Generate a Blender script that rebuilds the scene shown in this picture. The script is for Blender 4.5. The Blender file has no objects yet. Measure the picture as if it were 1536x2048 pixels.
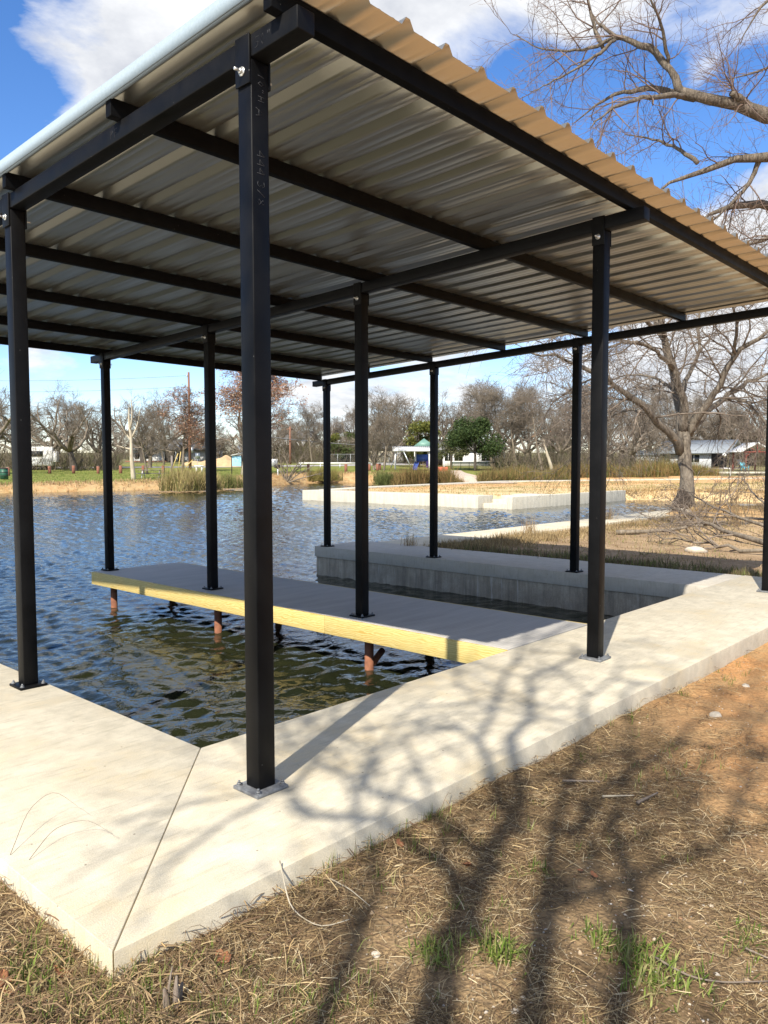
import bpy, math, random
import numpy as np
from math import radians, sin, cos, pi
SC = bpy.context.scene
COL = SC.collection
rng = np.random.default_rng(11)
random.seed(5)

# ------------------------------------------------------------------ camera
CAM = np.array([-2.3695, -2.9897, 1.6]); YAW, PITCH, ROLL, FPX = 0.7405, -0.0626, -0.001, 1565.4
_f = np.array([cos(YAW)*cos(PITCH), sin(YAW)*cos(PITCH), sin(PITCH)])
_r = np.array([sin(YAW), -cos(YAW), 0.]); _u = np.cross(_r, _f)
RIGHT = cos(ROLL)*_r + sin(ROLL)*_u; UP = -sin(ROLL)*_r + cos(ROLL)*_u; FWD = _f
F2 = np.array([cos(YAW), sin(YAW)]); R2 = np.array([sin(YAW), -cos(YAW)])
def ray(x, y): return RIGHT*(x-768)/FPX - UP*(y-1024)/FPX + FWD
def at(x, y, d): return CAM + ray(x, y)*d            # a point of the place seen d metres ahead
def ground_uv(x, d):                                  # plan position d metres ahead on a bearing
    s = (x-768)/FPX*d
    return CAM[:2] + F2*d + R2*s

# ------------------------------------------------------------------ mesh helpers
class MB:
    def __init__(s): s.V=[]; s.Q=[]; s.T=[]; s.C=[]; s.n=0; s.N=[]
    def add(s, V, Q=None, T=None, col=None, poly=None):
        V=np.asarray(V,float).reshape(-1,3); b=s.n
        s.V.append(V); s.n+=len(V)
        if Q is not None and len(Q): s.Q.append(np.asarray(Q,int).reshape(-1,4)+b)
        if T is not None and len(T): s.T.append(np.asarray(T,int).reshape(-1,3)+b)
        if poly is not None: s.N.append([i+b for i in poly])
        c=np.ones((len(V),4)); 
        if col is not None: c[:,:3]=col
        s.C.append(c); return b
    def box(s, a, b, col=None, sh=None):
        x0,y0,z0=a; x1,y1,z1=b
        V=np.array([[x0,y0,z0],[x1,y0,z0],[x1,y1,z0],[x0,y1,z0],[x0,y0,z1],[x1,y0,z1],[x1,y1,z1],[x0,y1,z1]],float)
        if sh: V[:,2]+=sh(V[:,0],V[:,1])
        s.add(V,[[3,2,1,0],[4,5,6,7],[0,1,5,4],[1,2,6,5],[2,3,7,6],[3,0,4,7]],col=col)
    def prism(s, P, z0, z1, col=None):
        n=len(P); V=[(x,y,z0) for x,y in P]+[(x,y,z1) for x,y in P]
        s.add(V,[[i,(i+1)%n,n+(i+1)%n,n+i] for i in range(n)],col=col)
        b=s.n-2*n
        s.N.append([b+n+i for i in range(n)]); s.N.append([b+n-1-i for i in range(n)])
    def tubes(s, P, R, k=5, col=None):
        P=np.asarray(P,float); R=np.asarray(R,float); n,m,_=P.shape
        if n==0: return
        T=np.gradient(P,axis=1); T/=np.linalg.norm(T,axis=2,keepdims=True)+1e-12
        ref=np.where((np.abs(T[:,:1,2:3])>.9),np.array([1.,0,0]),np.array([0,0,1.]))
        ref=np.broadcast_to(ref,T.shape)
        A=np.cross(T,ref); A/=np.linalg.norm(A,axis=2,keepdims=True)+1e-9
        B=np.cross(T,A)
        th=np.arange(k)*2*pi/k
        V=P[:,:,None,:]+R[:,:,None,None]*(A[:,:,None,:]*np.cos(th)[None,None,:,None]+B[:,:,None,:]*np.sin(th)[None,None,:,None])
        idx=np.arange(n*m*k).reshape(n,m,k)
        a=idx[:,:-1,:]; b=np.roll(a,-1,2); c=idx[:,1:,:]; d=np.roll(c,-1,2)
        Q=np.stack([a,b,d,c],-1).reshape(-1,4)
        cc=None
        if col is not None:
            cc=np.asarray(col,float)
            if cc.ndim==2: cc=np.repeat(cc,m*k,axis=0)
        s.add(V.reshape(-1,3),Q,col=cc)
        if m>=2 and k>3:
            b0=s.n-n*m*k
            for i in range(n):
                s.N.append([b0+int(j) for j in idx[i,-1]]); s.N.append([b0+int(j) for j in idx[i,0][::-1]])
    def tube(s, pts, r, k=8, col=None):
        pts=np.asarray(pts,float); r=np.broadcast_to(np.asarray(r,float),(len(pts),))
        s.tubes(pts[None],r[None],k,col)
    def cyl(s, c, r0, r1, z0, z1, k=16, col=None):
        s.tubes(np.array([[[c[0],c[1],z0],[c[0],c[1],z1]]]),np.array([[r0,r1]]),k,col)
    def build(s, name, mat, parent=None, smooth=False, color=False, bevel=0):
        V=np.concatenate(s.V); me=bpy.data.meshes.new(name)
        Q=np.concatenate(s.Q) if s.Q else np.zeros((0,4),int); T=np.concatenate(s.T) if s.T else np.zeros((0,3),int)
        nn=sum(len(p) for p in s.N)
        me.vertices.add(len(V)); me.vertices.foreach_set('co',V.astype(np.float32).ravel())
        loops=np.concatenate([Q.ravel(),T.ravel(),np.array([i for p in s.N for i in p],int)]).astype(np.int32)
        tot=np.concatenate([np.full(len(Q),4),np.full(len(T),3),np.array([len(p) for p in s.N],int)]).astype(np.int32)
        me.loops.add(len(loops)); me.loops.foreach_set('vertex_index',loops)
        me.polygons.add(len(tot)); me.polygons.foreach_set('loop_start',np.concatenate([[0],np.cumsum(tot)[:-1]]).astype(np.int32))
        me.polygons.foreach_set('loop_total',tot)
        if smooth: me.polygons.foreach_set('use_smooth',np.ones(len(tot),bool))
        if color:
            ca=me.color_attributes.new('Col','FLOAT_COLOR','POINT'); ca.data.foreach_set('color',np.concatenate(s.C).astype(np.float32).ravel())
        me.update(calc_edges=True); me.validate()
        me.materials.append(mat)
        o=bpy.data.objects.new(name,me); COL.objects.link(o)
        if parent: o.parent=parent
        if bevel:
            b=o.modifiers.new('bevel','BEVEL'); b.width=bevel; b.segments=2; b.limit_method='ANGLE'
        return o

def tag(o, label=None, cat=None, group=None, kind=None):
    if label: o['label']=label
    if cat: o['category']=cat
    if group: o['group']=group
    if kind: o['kind']=kind
    return o
def thing(name, label, cat, loc=(0,0,0), rz=0, group=None, scale=1):
    o=bpy.data.objects.new(name,None); COL.objects.link(o); o.empty_display_size=.2
    o.location=loc; o.rotation_euler=(0,0,rz); o.scale=(scale,)*3 if np.isscalar(scale) else scale
    return tag(o,label,cat,group)
def dup(root, loc, rz, label, scale=1, group=None):
    r=root.copy(); COL.objects.link(r); r.location=loc; r.rotation_euler=(0,0,rz)
    r.scale=(scale,)*3 if np.isscalar(scale) else scale
    r['label']=label
    if group: r['group']=group
    for ch in list(root.children):
        c=ch.copy(); COL.objects.link(c); c.parent=r
        for g in list(ch.children):
            d=g.copy(); COL.objects.link(d); d.parent=c
    return r
ORD=['first','second','third','fourth','fifth','sixth','seventh','eighth','ninth','tenth','eleventh','twelfth','thirteenth','fourteenth','fifteenth','sixteenth','seventeenth','eighteenth','nineteenth','twentieth']
def ordn(i):
    if i<20: return ORD[i]
    tens={2:'twenty',3:'thirty',4:'forty',5:'fifty',6:'sixty',7:'seventy',8:'eighty',9:'ninety'}; a,b_=divmod(i+1,10)
    return (tens[a]+'-'+ORD[b_-1]) if b_ else tens[a][:-1]+'ieth'

# ------------------------------------------------------------------ materials
def nt(name):
    m=bpy.data.materials.new(name); m.use_nodes=True; t=m.node_tree
    return m,t,t.nodes['Principled BSDF']
def N(t,typ,**kw):
    n=t.nodes.new(typ)
    for k,v in kw.items():
        if k.startswith('_'): setattr(n,k[1:],v)
        else: n.inputs[k.replace('__',' ')].default_value=v
    return n
def ramp(t,src,stops):
    r=t.nodes.new('ShaderNodeValToRGB'); e=r.color_ramp.elements
    while len(e)<len(stops): e.new(.5)
    for i,(p,c) in enumerate(stops):
        e[i].position=p; e[i].color=(*c,1) if len(c)==3 else c
    t.links.new(src,r.inputs[0]); return r.outputs[0]
def mixc(t,fac,a,b,mode='MIX'):
    n=t.nodes.new('ShaderNodeMix'); n.data_type='RGBA'; n.blend_type=mode
    for v,i in ((fac,0),(a,6),(b,7)):
        if hasattr(v,'is_linked'): t.links.new(v,n.inputs[i])
        elif i==0: n.inputs[0].default_value=v
        else: n.inputs[i].default_value=(*v,1)
    return n.outputs[2]
def coords(t,scale=(1,1,1),kind='Object',rot=(0,0,0)):
    tc=t.nodes.new('ShaderNodeTexCoord'); mp=t.nodes.new('ShaderNodeMapping'); mp.inputs['Scale'].default_value=scale; mp.inputs['Rotation'].default_value=rot
    t.links.new(tc.outputs[kind],mp.inputs[0]); return mp.outputs[0]
def noise(t,vec,scale,detail=4,rough=.55,dist=0):
    n=N(t,'ShaderNodeTexNoise',Scale=scale,Detail=detail,Roughness=rough,Distortion=dist); t.links.new(vec,n.inputs['Vector']); return n.outputs['Fac']
def bump(t,b,h,strength,dist=.01):
    n=N(t,'ShaderNodeBump',Strength=strength,Distance=dist); t.links.new(h,n.inputs['Height']); t.links.new(n.outputs[0],b.inputs['Normal']); return n
def simple(name,c1,c2=None,scale=3,rough=.8,metal=0,bumps=0,vec=(1,1,1),spec=.5,detail=5):
    m,t,b=nt(name); b.inputs['Roughness'].default_value=rough; b.inputs['Metallic'].default_value=metal; b.inputs['Specular IOR Level'].default_value=spec
    v=coords(t,vec); f=noise(t,v,scale,detail,.6)
    c2=c2 or tuple(x*.75 for x in c1)
    t.links.new(ramp(t,f,[(.3,c2),(.7,c1)]),b.inputs['Base Color'])
    if bumps: bump(t,b,noise(t,v,scale*6,4),bumps,.02)
    return m
def attr_mat(name,rough=.85,trans=0,vary=0):
    m,t,b=nt(name); b.inputs['Roughness'].default_value=rough; b.inputs['Specular IOR Level'].default_value=.25
    a=N(t,'ShaderNodeAttribute'); a.attribute_name='Col'; out=a.outputs['Color']
    t.links.new(out,b.inputs['Base Color'])
    if trans:
        tr=t.nodes.new('ShaderNodeBsdfTranslucent'); t.links.new(out,tr.inputs[0]); mx=N(t,'ShaderNodeMixShader',Fac=trans)
        t.links.new(b.outputs[0],mx.inputs[1]); t.links.new(tr.outputs[0],mx.inputs[2]); t.links.new(mx.outputs[0],t.nodes['Material Output'].inputs[0])
    return m

def concrete_mat(name,base,dark,stain,streak=0,bs=.25,fine=220):
    m,t,b=nt(name); b.inputs['Roughness'].default_value=.85; b.inputs['Specular IOR Level'].default_value=.3
    v=coords(t); big=noise(t,v,1.1,5,.6,.6); mid=noise(t,coords(t,(1,1,1)),6,6,.7); fin=noise(t,v,fine,3,.6)
    c=ramp(t,big,[(.40,stain),(.52,base),(.64,tuple(min(1,x*1.08) for x in base))])
    c=mixc(t,ramp(t,mid,[(.38,(1,1,1)),(.60,(0,0,0))]),c,dark)
    c2=mixc(t,.5,c,ramp(t,fin,[(.3,tuple(x*.66 for x in base)),(.7,tuple(min(1,x*1.18) for x in base))]))
    if streak:
        sv=coords(t,(2.6,2.6,.25)); st=noise(t,sv,2.2,6,.75); c2=mixc(t,ramp(t,st,[(.44,(0,0,0)),(.62,(streak*.8,)*3)]),c2,tuple(x*.33 for x in dark))
        st2=noise(t,coords(t,(5,5,.3)),2,5,.7); c2=mixc(t,ramp(t,st2,[(.60,(0,0,0)),(.70,(.65,.65,.65))]),c2,(.66,.62,.55))
    br=noise(t,coords(t,(1.2,9,1)),3.5,5,.7); c2=mixc(t,ramp(t,br,[(.52,(0,0,0)),(.72,(.55,.55,.55))]),c2,tuple(x*.72 for x in dark))
    # rare dark specks
    vo=N(t,'ShaderNodeTexVoronoi',Scale=9.); t.links.new(v,vo.inputs['Vector'])
    c2=mixc(t,ramp(t,vo.outputs['Distance'],[(.035,(.7,.7,.7)),(.06,(0,0,0))]),c2,(.12,.09,.06))
    t.links.new(c2,b.inputs['Base Color']); bump(t,b,fin,bs,.004)
    return m
M={}
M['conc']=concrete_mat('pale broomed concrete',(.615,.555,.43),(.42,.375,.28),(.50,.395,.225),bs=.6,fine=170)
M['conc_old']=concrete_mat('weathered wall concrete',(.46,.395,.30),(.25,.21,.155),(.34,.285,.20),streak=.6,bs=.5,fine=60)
M['conc_grey']=concrete_mat('grey shaded concrete',(.47,.435,.37),(.38,.345,.285),(.43,.38,.30),bs=.5,fine=150)  # greyer copy of the walkway concrete, with the slip's shade in its colour
M['conc_far']=concrete_mat('far pale concrete',(.60,.56,.46),(.52,.49,.40),(.56,.50,.38),streak=.35,bs=.3,fine=30)
def black_steel(nm='black painted steel',spec=.13):
    m,t,b=nt(nm); v=coords(t); f=noise(t,v,5,6,.7); sc=noise(t,coords(t,(14,14,2.2)),6,6,.75)
    c=ramp(t,f,[(.3,(.003,.0031,.0036)),(.7,(.007,.0071,.0078))])
    c=mixc(t,ramp(t,sc,[(.66,(0,0,0)),(.76,(.45,.45,.45))]),c,(.06,.056,.05))
    vo=N(t,'ShaderNodeTexVoronoi',Scale=11.); t.links.new(v,vo.inputs['Vector'])
    c=mixc(t,ramp(t,vo.outputs['Distance'],[(.018,(.6,.6,.6)),(.04,(0,0,0))]),c,(.16,.16,.15))
    t.links.new(c,b.inputs['Base Color']); b.inputs['Roughness'].default_value=.42; b.inputs['Specular IOR Level'].default_value=spec
    t.links.new(ramp(t,f,[(.3,(.38,)*3),(.7,(.55,)*3)]),b.inputs['Roughness'])
    bump(t,b,noise(t,v,60,3),.06,.003); return m
M['steel']=black_steel(); M['steel_matte']=black_steel('matte black primed steel',.05)
M['galv']=simple('galvanised zinc',(.62,.66,.68),(.48,.52,.55),40,.4,.6)
M['roof']=simple('beige coated roof sheet',(.50,.49,.44),(.48,.47,.42),1.1,.30,.88,spec=.5)
M['trim']=simple('pale galvanised trim',(.27,.335,.385),(.23,.29,.335),70,.8,0)
M['plate']=simple('worn zinc plate',(.26,.27,.275),(.10,.10,.105),30,.6,.2)
M['bolt']=simple('zinc bolt',(.75,.75,.73),(.6,.6,.58),80,.3,.8)
M['chalk']=simple('pale scratched marks',(.085,.088,.095),(.05,.05,.055),300,.9)
def pine():
    m,t,b=nt('yellow treated pine'); v=coords(t,(1,.22,1)); w=N(t,'ShaderNodeTexWave',Scale=16.,Distortion=11.,Detail=5.); w.inputs['Detail Scale'].default_value=1.4; w.bands_direction='Z'
    t.links.new(v,w.inputs['Vector']); f=noise(t,coords(t,(1,.8,1)),5,4)
    c=ramp(t,w.outputs['Fac'],[(.1,(.50,.335,.085)),(.5,(.64,.475,.16)),(.9,(.68,.53,.21))])
    c=mixc(t,ramp(t,f,[(.35,(.5,.5,.5)),(.65,(0,0,0))]),c,(.52,.44,.17))
    vo=N(t,'ShaderNodeTexVoronoi',Scale=2.2); t.links.new(coords(t,(1,.75,1)),vo.inputs['Vector'])
    c=mixc(t,ramp(t,vo.outputs['Distance'],[(.045,(.9,.9,.9)),(.075,(0,0,0))]),c,(.22,.10,.03))
    t.links.new(c,b.inputs['Base Color']); b.inputs['Roughness'].default_value=.7; bump(t,b,w.outputs['Fac'],.1,.003); return m
M['pine']=pine()
def deck():
    m,t,b=nt('grey broomed deck'); v=coords(t); w=N(t,'ShaderNodeTexWave',Scale=7.5,Distortion=.6,Detail=3.); w.bands_direction='Y'; t.links.new(v,w.inputs['Vector'])
    f=noise(t,coords(t,(.5,3,1)),2,5,.65)
    c=ramp(t,f,[(.3,(.33,.315,.29)),(.7,(.43,.41,.375))]); c=mixc(t,ramp(t,w.outputs['Fac'],[(.0,(.3,.3,.3)),(.2,(0,0,0))]),c,(.22,.21,.19))
    t.links.new(c,b.inputs['Base Color']); b.inputs['Roughness'].default_value=.75; bump(t,b,w.outputs['Fac'],.25,.004); return m
M['deck']=deck()
M['rust']=simple('rusty pipe',(.30,.12,.06),(.15,.06,.035),14,.9,bumps=.3)
def bark(name,c1,c2,sc=7,bs=.8):
    m,t,b=nt(name); v=coords(t,(1,1,.22)); f=noise(t,v,sc,8,.7,.8); g=noise(t,coords(t),1.3,4)
    c=ramp(t,f,[(.32,c2),(.62,c1)]); c=mixc(t,ramp(t,g,[(.4,(.35,)*3),(.65,(0,0,0))]),c,tuple(x*.55 for x in c1))
    t.links.new(c,b.inputs['Base Color']); b.inputs['Roughness'].default_value=.95; b.inputs['Specular IOR Level'].default_value=.15; bump(t,b,f,bs,.06); return m
M['bark']=bark('grey brown bark',(.30,.25,.19),(.07,.055,.04))
M['bark_near']=bark('grey ridged bark',(.29,.25,.20),(.055,.043,.033),9,1.)
M['bark_ridge']=bark('rough ridged bark',(.27,.225,.175),(.04,.032,.025),24,1.)
M['bark_dark']=bark('dark gnarled bark',(.135,.115,.095),(.05,.04,.033),4)
M['bark_pale']=bark('pale mottled bark',(.58,.52,.40),(.30,.24,.16),2.5,.4)
M['twig']=simple('grey brown twig',(.25,.205,.165),(.11,.085,.065),5,.9,spec=.2)
M['twig_far']=simple('winter twig',(.255,.215,.17),(.115,.095,.075),.8,.95,spec=.1)
M['twig_red']=simple('brown twig',(.22,.155,.125),(.12,.085,.065),2,.9,spec=.2)
M['leaf']=attr_mat('leaf blade',.7,.25)
M['dry']=attr_mat('dry blade',.85,.12)
M['white']=simple('white paint',(.78,.78,.76),(.66,.66,.64),4,.6)
M['wht2']=simple('off white siding',(.50,.51,.52),(.42,.43,.44),2,.7)
M['glass']=simple('dark window glass',(.03,.035,.04),(.015,.017,.02),1,.1)
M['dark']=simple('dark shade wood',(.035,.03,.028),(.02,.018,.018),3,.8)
M['metalroof']=simple('blue grey metal roof',(.25,.275,.295),(.2,.22,.24),2,.7,0)
M['greyroof']=simple('grey shingle roof',(.20,.20,.195),(.13,.13,.13),6,.9)
M['green']=simple('dark green paint',(.02,.10,.06),(.015,.07,.04),4,.5)
M['gpyr']=simple('faded green roof',(.16,.30,.24),(.12,.24,.20),3,.5)
M['blue']=simple('blue plastic',(.04,.10,.42),(.03,.08,.34),3,.4)
M['purple']=simple('violet plastic',(.25,.15,.5),(.2,.12,.4),3,.4)
M['cyan']=simple('turquoise plastic',(.10,.50,.62),(.08,.42,.54),3,.5)
M['board']=simple('light blue board',(.35,.66,.82),(.3,.58,.75),2,.6)
M['redwood']=simple('red stained timber',(.26,.055,.035),(.18,.04,.03),3,.8)
M['postwood']=simple('rust brown timber',(.27,.11,.065),(.15,.06,.04),6,.9)
M['polewood']=simple('creosoted pole wood',(.26,.125,.08),(.15,.075,.05),3,.9,vec=(3,3,.4))
M['tablew']=simple('grey weathered planks',(.24,.21,.19),(.14,.12,.11),5,.85)
M['dirtm']=simple('tan dirt heap',(.50,.36,.20),(.36,.25,.14),2,1.,bumps=.6)
M['wire']=simple('grey cable',(.16,.16,.17),(.12,.12,.12),2,.6)
M['chain']=simple('grey steel fence',(.32,.33,.33),(.25,.26,.26),4,.5,.4)
M['road']=simple('pale asphalt',(.36,.34,.32),(.30,.285,.27),3,.95)
M['path']=simple('pinkish gravel path',(.52,.42,.33),(.42,.34,.27),5,.95)
M['stone']=simple('pale limestone',(.62,.56,.46),(.45,.38,.29),9,.9,bumps=.5)
M['globe']=simple('opal glass globe',(.85,.85,.82),(.8,.8,.78),2,.3)
M['orange']=simple('orange red plastic',(.62,.14,.07),(.5,.11,.06),3,.5)
M['deadwood']=bark('split dead wood',(.36,.30,.24),(.10,.06,.04),14,.6)
M['deadleaf']=simple('rust dead leaf',(.33,.14,.06),(.2,.08,.04),25,.8)

# ------------------------------------------------------------------ terrain
ZW=-0.55
POND=np.array([(.12,.69),(.12,44),(-12,58),(6,56.5),(20,54.2),(26.5,52.4),(34.6,51.4),(44,53),(53.8,57.5),(58.7,54.9),(62.6,47.2),(72,43),(70,37),
 (62,34.2),(54.7,35.6),(35.5,33.0),(28,31.2),(28,18.75),(29.6,18.75),(29.6,17.25),(28.2,17.25),(28.2,16.95),(39.9,16.9),(40.8,13.5),(41.6,11.2),(38.5,9.0),(33,7.9),(9.4,7.8),(9.3,8.16),(7.86,8.16),(7.86,.69)],float)
def sdist(U,Vv,poly):
    P=np.stack([U,Vv],-1); n=len(poly); best=np.full(U.shape,1e9); ins=np.zeros(U.shape,bool)
    for i in range(n):
        a,b=poly[i],poly[(i+1)%n]; ab=b-a
        t=np.clip(((P-a)@ab)/(ab@ab),0,1); q=P-(a+t[...,None]*ab); best=np.minimum(best,(q*q).sum(-1))
        c=(a[1]>P[...,1])!=(b[1]>P[...,1])
        with np.errstate(divide='ignore',invalid='ignore'):
            xx=a[0]+(P[...,1]-a[1])/(b[1]-a[1] if b[1]!=a[1] else 1e-9)*ab[0]
        ins^=c&(P[...,0]<xx)
    return np.sqrt(best)*np.where(ins,-1,1)
def sst(x,a,b):
    t=np.clip((x-a)/(b-a),0,1); return t*t*(3-2*t)
def vnoise(x,y,seed=0):
    xi=np.floor(x).astype(int); yi=np.floor(y).astype(int); fx=x-xi; fy=y-yi
    def h(i,j):
        k=(i*374761393+j*668265263+seed*1442695)&0x7fffffff; k=((k^(k>>13))*1274126177)&0x7fffffff; return ((k^(k>>16))&0xffff)/65535.
    fx=fx*fx*(3-2*fx); fy=fy*fy*(3-2*fy)
    return (h(xi,yi)*(1-fx)+h(xi+1,yi)*fx)*(1-fy)+(h(xi,yi+1)*(1-fx)+h(xi+1,yi+1)*fx)*fy
PD=np.array([0,58,64,68,85,110,150,220,400,2000.]); PZ=np.array([-.05,-.05,.08,.19,.43,.88,1.9,3.6,7,24.])
def terrain(U,Vv):
    U=np.asarray(U,float); Vv=np.asarray(Vv,float)
    dx,dy=U-CAM[0],Vv-CAM[1]; D=dx*F2[0]+dy*F2[1]; S=dx*R2[0]+dy*R2[1]
    zl=np.interp(D-20*sst(S,-2,9),PD,PZ)
    near=(Vv<-.3)|(U<-.9)
    base=np.where(near&(D<40),-.10,np.where(D<58,-.05,zl))
    base=np.where((Vv<-.3)&(D<40),-.10-.012*np.clip(U-1,0,4)+.05*sst(U,6,10),base)
    base=base+ .035*(vnoise(U*1.1,Vv*1.1,3)-.5)*sst(np.abs(D),0,3)+.025*(vnoise(U*4,Vv*4,4)-.5)+.008*(vnoise(U*16,Vv*16,5)-.5)
    base=base+.30*np.exp(-((U-23.2)**2+(Vv-6.0)**2)/2.2)
    sd=sdist(U,Vv,POND)
    w=np.where(Vv>38,3.,np.where((U>39.6)&(Vv<16.85),2.2,.75))
    k=sst(sd,0.05,w)
    return (-1.5)*(1-k)+base*k, sd, D, S
def gz(u,v): return float(terrain(np.array([u]),np.array([v]))[0][0])
def axis(segs):
    out=[segs[0][0]]
    for a,b,st in segs: out+=list(np.arange(a+st,b+st*.5,st))
    return np.array(out)
dax=axis([(-60,-12,12),(-12,0,1),(0,14,.1),(14,26,.3),(26,64,.6),(64,125,1.6),(125,300,9),(300,1500,120)])
hs=axis([(0,5,.12),(5,14,.3),(14,60,1.),(60,150,6),(150,1200,75)])
sax=np.concatenate([-hs[:0:-1],hs])
DD,SS=np.meshgrid(dax,sax,indexing='ij')
UU=CAM[0]+DD*F2[0]+SS*R2[0]; VV=CAM[1]+DD*F2[1]+SS*R2[1]
ZZ,SDD,_,_=terrain(UU,VV)
n0,n1=DD.shape
idx=np.arange(n0*n1).reshape(n0,n1)
Qt=np.stack([idx[:-1,:-1],idx[:-1,1:],idx[1:,1:],idx[1:,:-1]],-1).reshape(-1,4)[:, ::-1]
# ground cover zones: two colours per point, broken up by noise in the shader
def L(c): return np.array(c,float)
A=np.empty((n0,n1,3)); B=np.empty((n0,n1,3))
def zone(mask,a,b):
    global A,B
    A=A*(1-mask[...,None])+L(a)*mask[...,None]; B=B*(1-mask[...,None])+L(b)*mask[...,None]
A[:]=(.35,.245,.135); B[:]=(.135,.09,.048)
wob=(vnoise(UU*.6,VV*.6,9)-.5)
zone(sst(UU+wob*1.6-(VV+.7)*.5,2.0,3.4)*(VV<-.2)*(DD<40)*1.,(.50,.245,.095),(.40,.255,.125))
zone(((UU>8.5)&(VV>-.3)&(DD<58))*1.,(.38,.275,.17),(.25,.17,.10))
zone(sst(UU+wob*6,12,15)*((VV>-.3)&(VV<6.8)&(DD<58)),(.52,.37,.22),(.38,.27,.15))
pen=((UU>27)&(VV>8.5)&(VV<37)&(DD<90))*1.
zone(pen,(.68,.50,.28),(.58,.42,.22))
zone(pen*sst(wob*10+VV*.9+UU*.35,34,42),(.58,.28,.11),(.56,.38,.19))
zone(pen*sst(vnoise(UU*.25,VV*.6,21),.62,.8)*.7,(.27,.27,.10),(.40,.32,.17))
zone(np.exp(-((UU-23.2)**2+(VV-6.0)**2)/4),(.60,.38,.16),(.55,.34,.15))
far=sst(DD,52,58)*((VV>40)|(DD>86))
zone(far,(.15,.195,.035),(.23,.22,.065))
zone(far*(SDD<9)*sst(-SDD+wob*5,-6.5,-4.),(.35,.20,.085),(.47,.33,.17))
zone(far*sst(DD,118,150),(.20,.17,.10),(.15,.15,.06))
zone(sst(SS,10,22)*far*sst(DD,70,80),(.26,.22,.12),(.20,.19,.08))
# unseen pale ground, left and behind, added to bounce light onto the roof ribs
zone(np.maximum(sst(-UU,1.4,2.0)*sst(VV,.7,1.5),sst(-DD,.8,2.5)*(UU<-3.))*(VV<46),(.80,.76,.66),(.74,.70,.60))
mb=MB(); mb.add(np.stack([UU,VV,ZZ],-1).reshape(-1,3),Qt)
mg,t,b=nt('park ground')
aa=N(t,'ShaderNodeAttribute'); aa.attribute_name='cover_a'; ab=N(t,'ShaderNodeAttribute'); ab.attribute_name='cover_b'
v=coords(t); f1=noise(t,v,1.6,8,.7,.5); f2=noise(t,v,45,4,.7); f3=noise(t,coords(t,(.12,.12,.12)),1.5,6,.6)
c=mixc(t,ramp(t,f1,[(.4,(0,0,0)),(.6,(1,1,1))]),aa.outputs['Color'],ab.outputs['Color'])
c=mixc(t,ramp(t,f3,[(.42,(0,0,0)),(.62,(.45,.45,.45))]),c,ab.outputs['Color'])
c=mixc(t,1.0,c,ramp(t,f2,[(.28,(.55,.55,.55)),(.5,(1,1,1)),(.72,(1.3,1.28,1.22))]),'MULTIPLY')
vo=N(t,'ShaderNodeTexVoronoi',Scale=55.); t.links.new(v,vo.inputs['Vector'])
t.links.new(c,b.inputs['Base Color']); b.inputs['Roughness'].default_value=.97; b.inputs['Specular IOR Level'].default_value=.12
hh=N(t,'ShaderNodeMath',_operation='ADD'); t.links.new(f2,hh.inputs[0]); t.links.new(vo.outputs['Distance'],hh.inputs[1])
bump(t,b,hh.outputs[0],.7,.012)
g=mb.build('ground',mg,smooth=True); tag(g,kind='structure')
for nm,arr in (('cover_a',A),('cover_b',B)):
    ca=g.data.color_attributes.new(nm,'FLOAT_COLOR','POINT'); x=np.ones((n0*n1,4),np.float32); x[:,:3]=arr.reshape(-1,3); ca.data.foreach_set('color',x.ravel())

# water: a sheet with real low ripples near the shelter and fine ripples from the shader
mw,t,b=nt('pond water')
b.inputs['Base Color'].default_value=(.018,.020,.007,1); b.inputs['Roughness'].default_value=.03; b.inputs['IOR'].default_value=1.333; b.inputs['Specular IOR Level'].default_value=.5
vw=coords(t,(1,1.5,1),rot=(0,0,radians(35)))
w1=noise(t,vw,2.6,3,.5,.9); w2=noise(t,coords(t,(1,1.7,1),rot=(0,0,radians(10))),8,3,.55,.6); w3=noise(t,coords(t,(1,1,1)),.5,2,.5)
m1=N(t,'ShaderNodeMath',_operation='MULTIPLY'); m1.inputs[1].default_value=.33; t.links.new(w2,m1.inputs[0])
ad=N(t,'ShaderNodeMath',_operation='ADD'); t.links.new(w1,ad.inputs[0]); t.links.new(m1.outputs[0],ad.inputs[1])
bump(t,b,ad.outputs[0],.8,.022)
# murky body: olive silt colour varies slowly
t.links.new(ramp(t,w3,[(.3,(.010,.013,.007)),(.7,(.023,.025,.010))]),b.inputs['Base Color'])
rd=np.concatenate([2.2*np.exp(np.arange(0,640)*.0058),[98,115,140]]); ra=np.linspace(-.56,.56,420)
ra=np.concatenate([np.linspace(-2.2,-.58,24),ra,np.linspace(.58,1.4,14)])
RD,RA=np.meshgrid(rd,ra,indexing='ij'); WU=CAM[0]+F2[0]*RD+R2[0]*RA*RD; WV=CAM[1]+F2[1]*RD+R2[1]*RA*RD
gw=np.random.default_rng(17); hz=np.zeros_like(WU)
qx=WU+.35*(vnoise(WU*.9,WV*.9,61)-.5); qy=WV+.35*(vnoise(WU*.9+7,WV*.9,62)-.5)
for k in range(26):
    wl=.11*1.095**k if k<17 else gw.uniform(.18,.42); a=radians(35)+gw.normal()*.75; ph=gw.uniform(0,6.28); kk=2*pi/wl
    amp=.0098*wl**1.15*(.5+gw.random()); hz+=amp*np.sin(kk*(qx*cos(a)+qy*sin(a))+ph)
gust=(1+.45*sst(RD,12,45))*(.3+1.1*(.6*vnoise(WU*.16,WV*.16,66)+.4*vnoise(WU*.5,WV*.5,67)))
lee=1-.45*np.exp(-((WU-5.6)**2/4+(WV-4)**2/16))
hz=hz*gust*lee
I=np.arange(hz.size).reshape(hz.shape)
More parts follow.
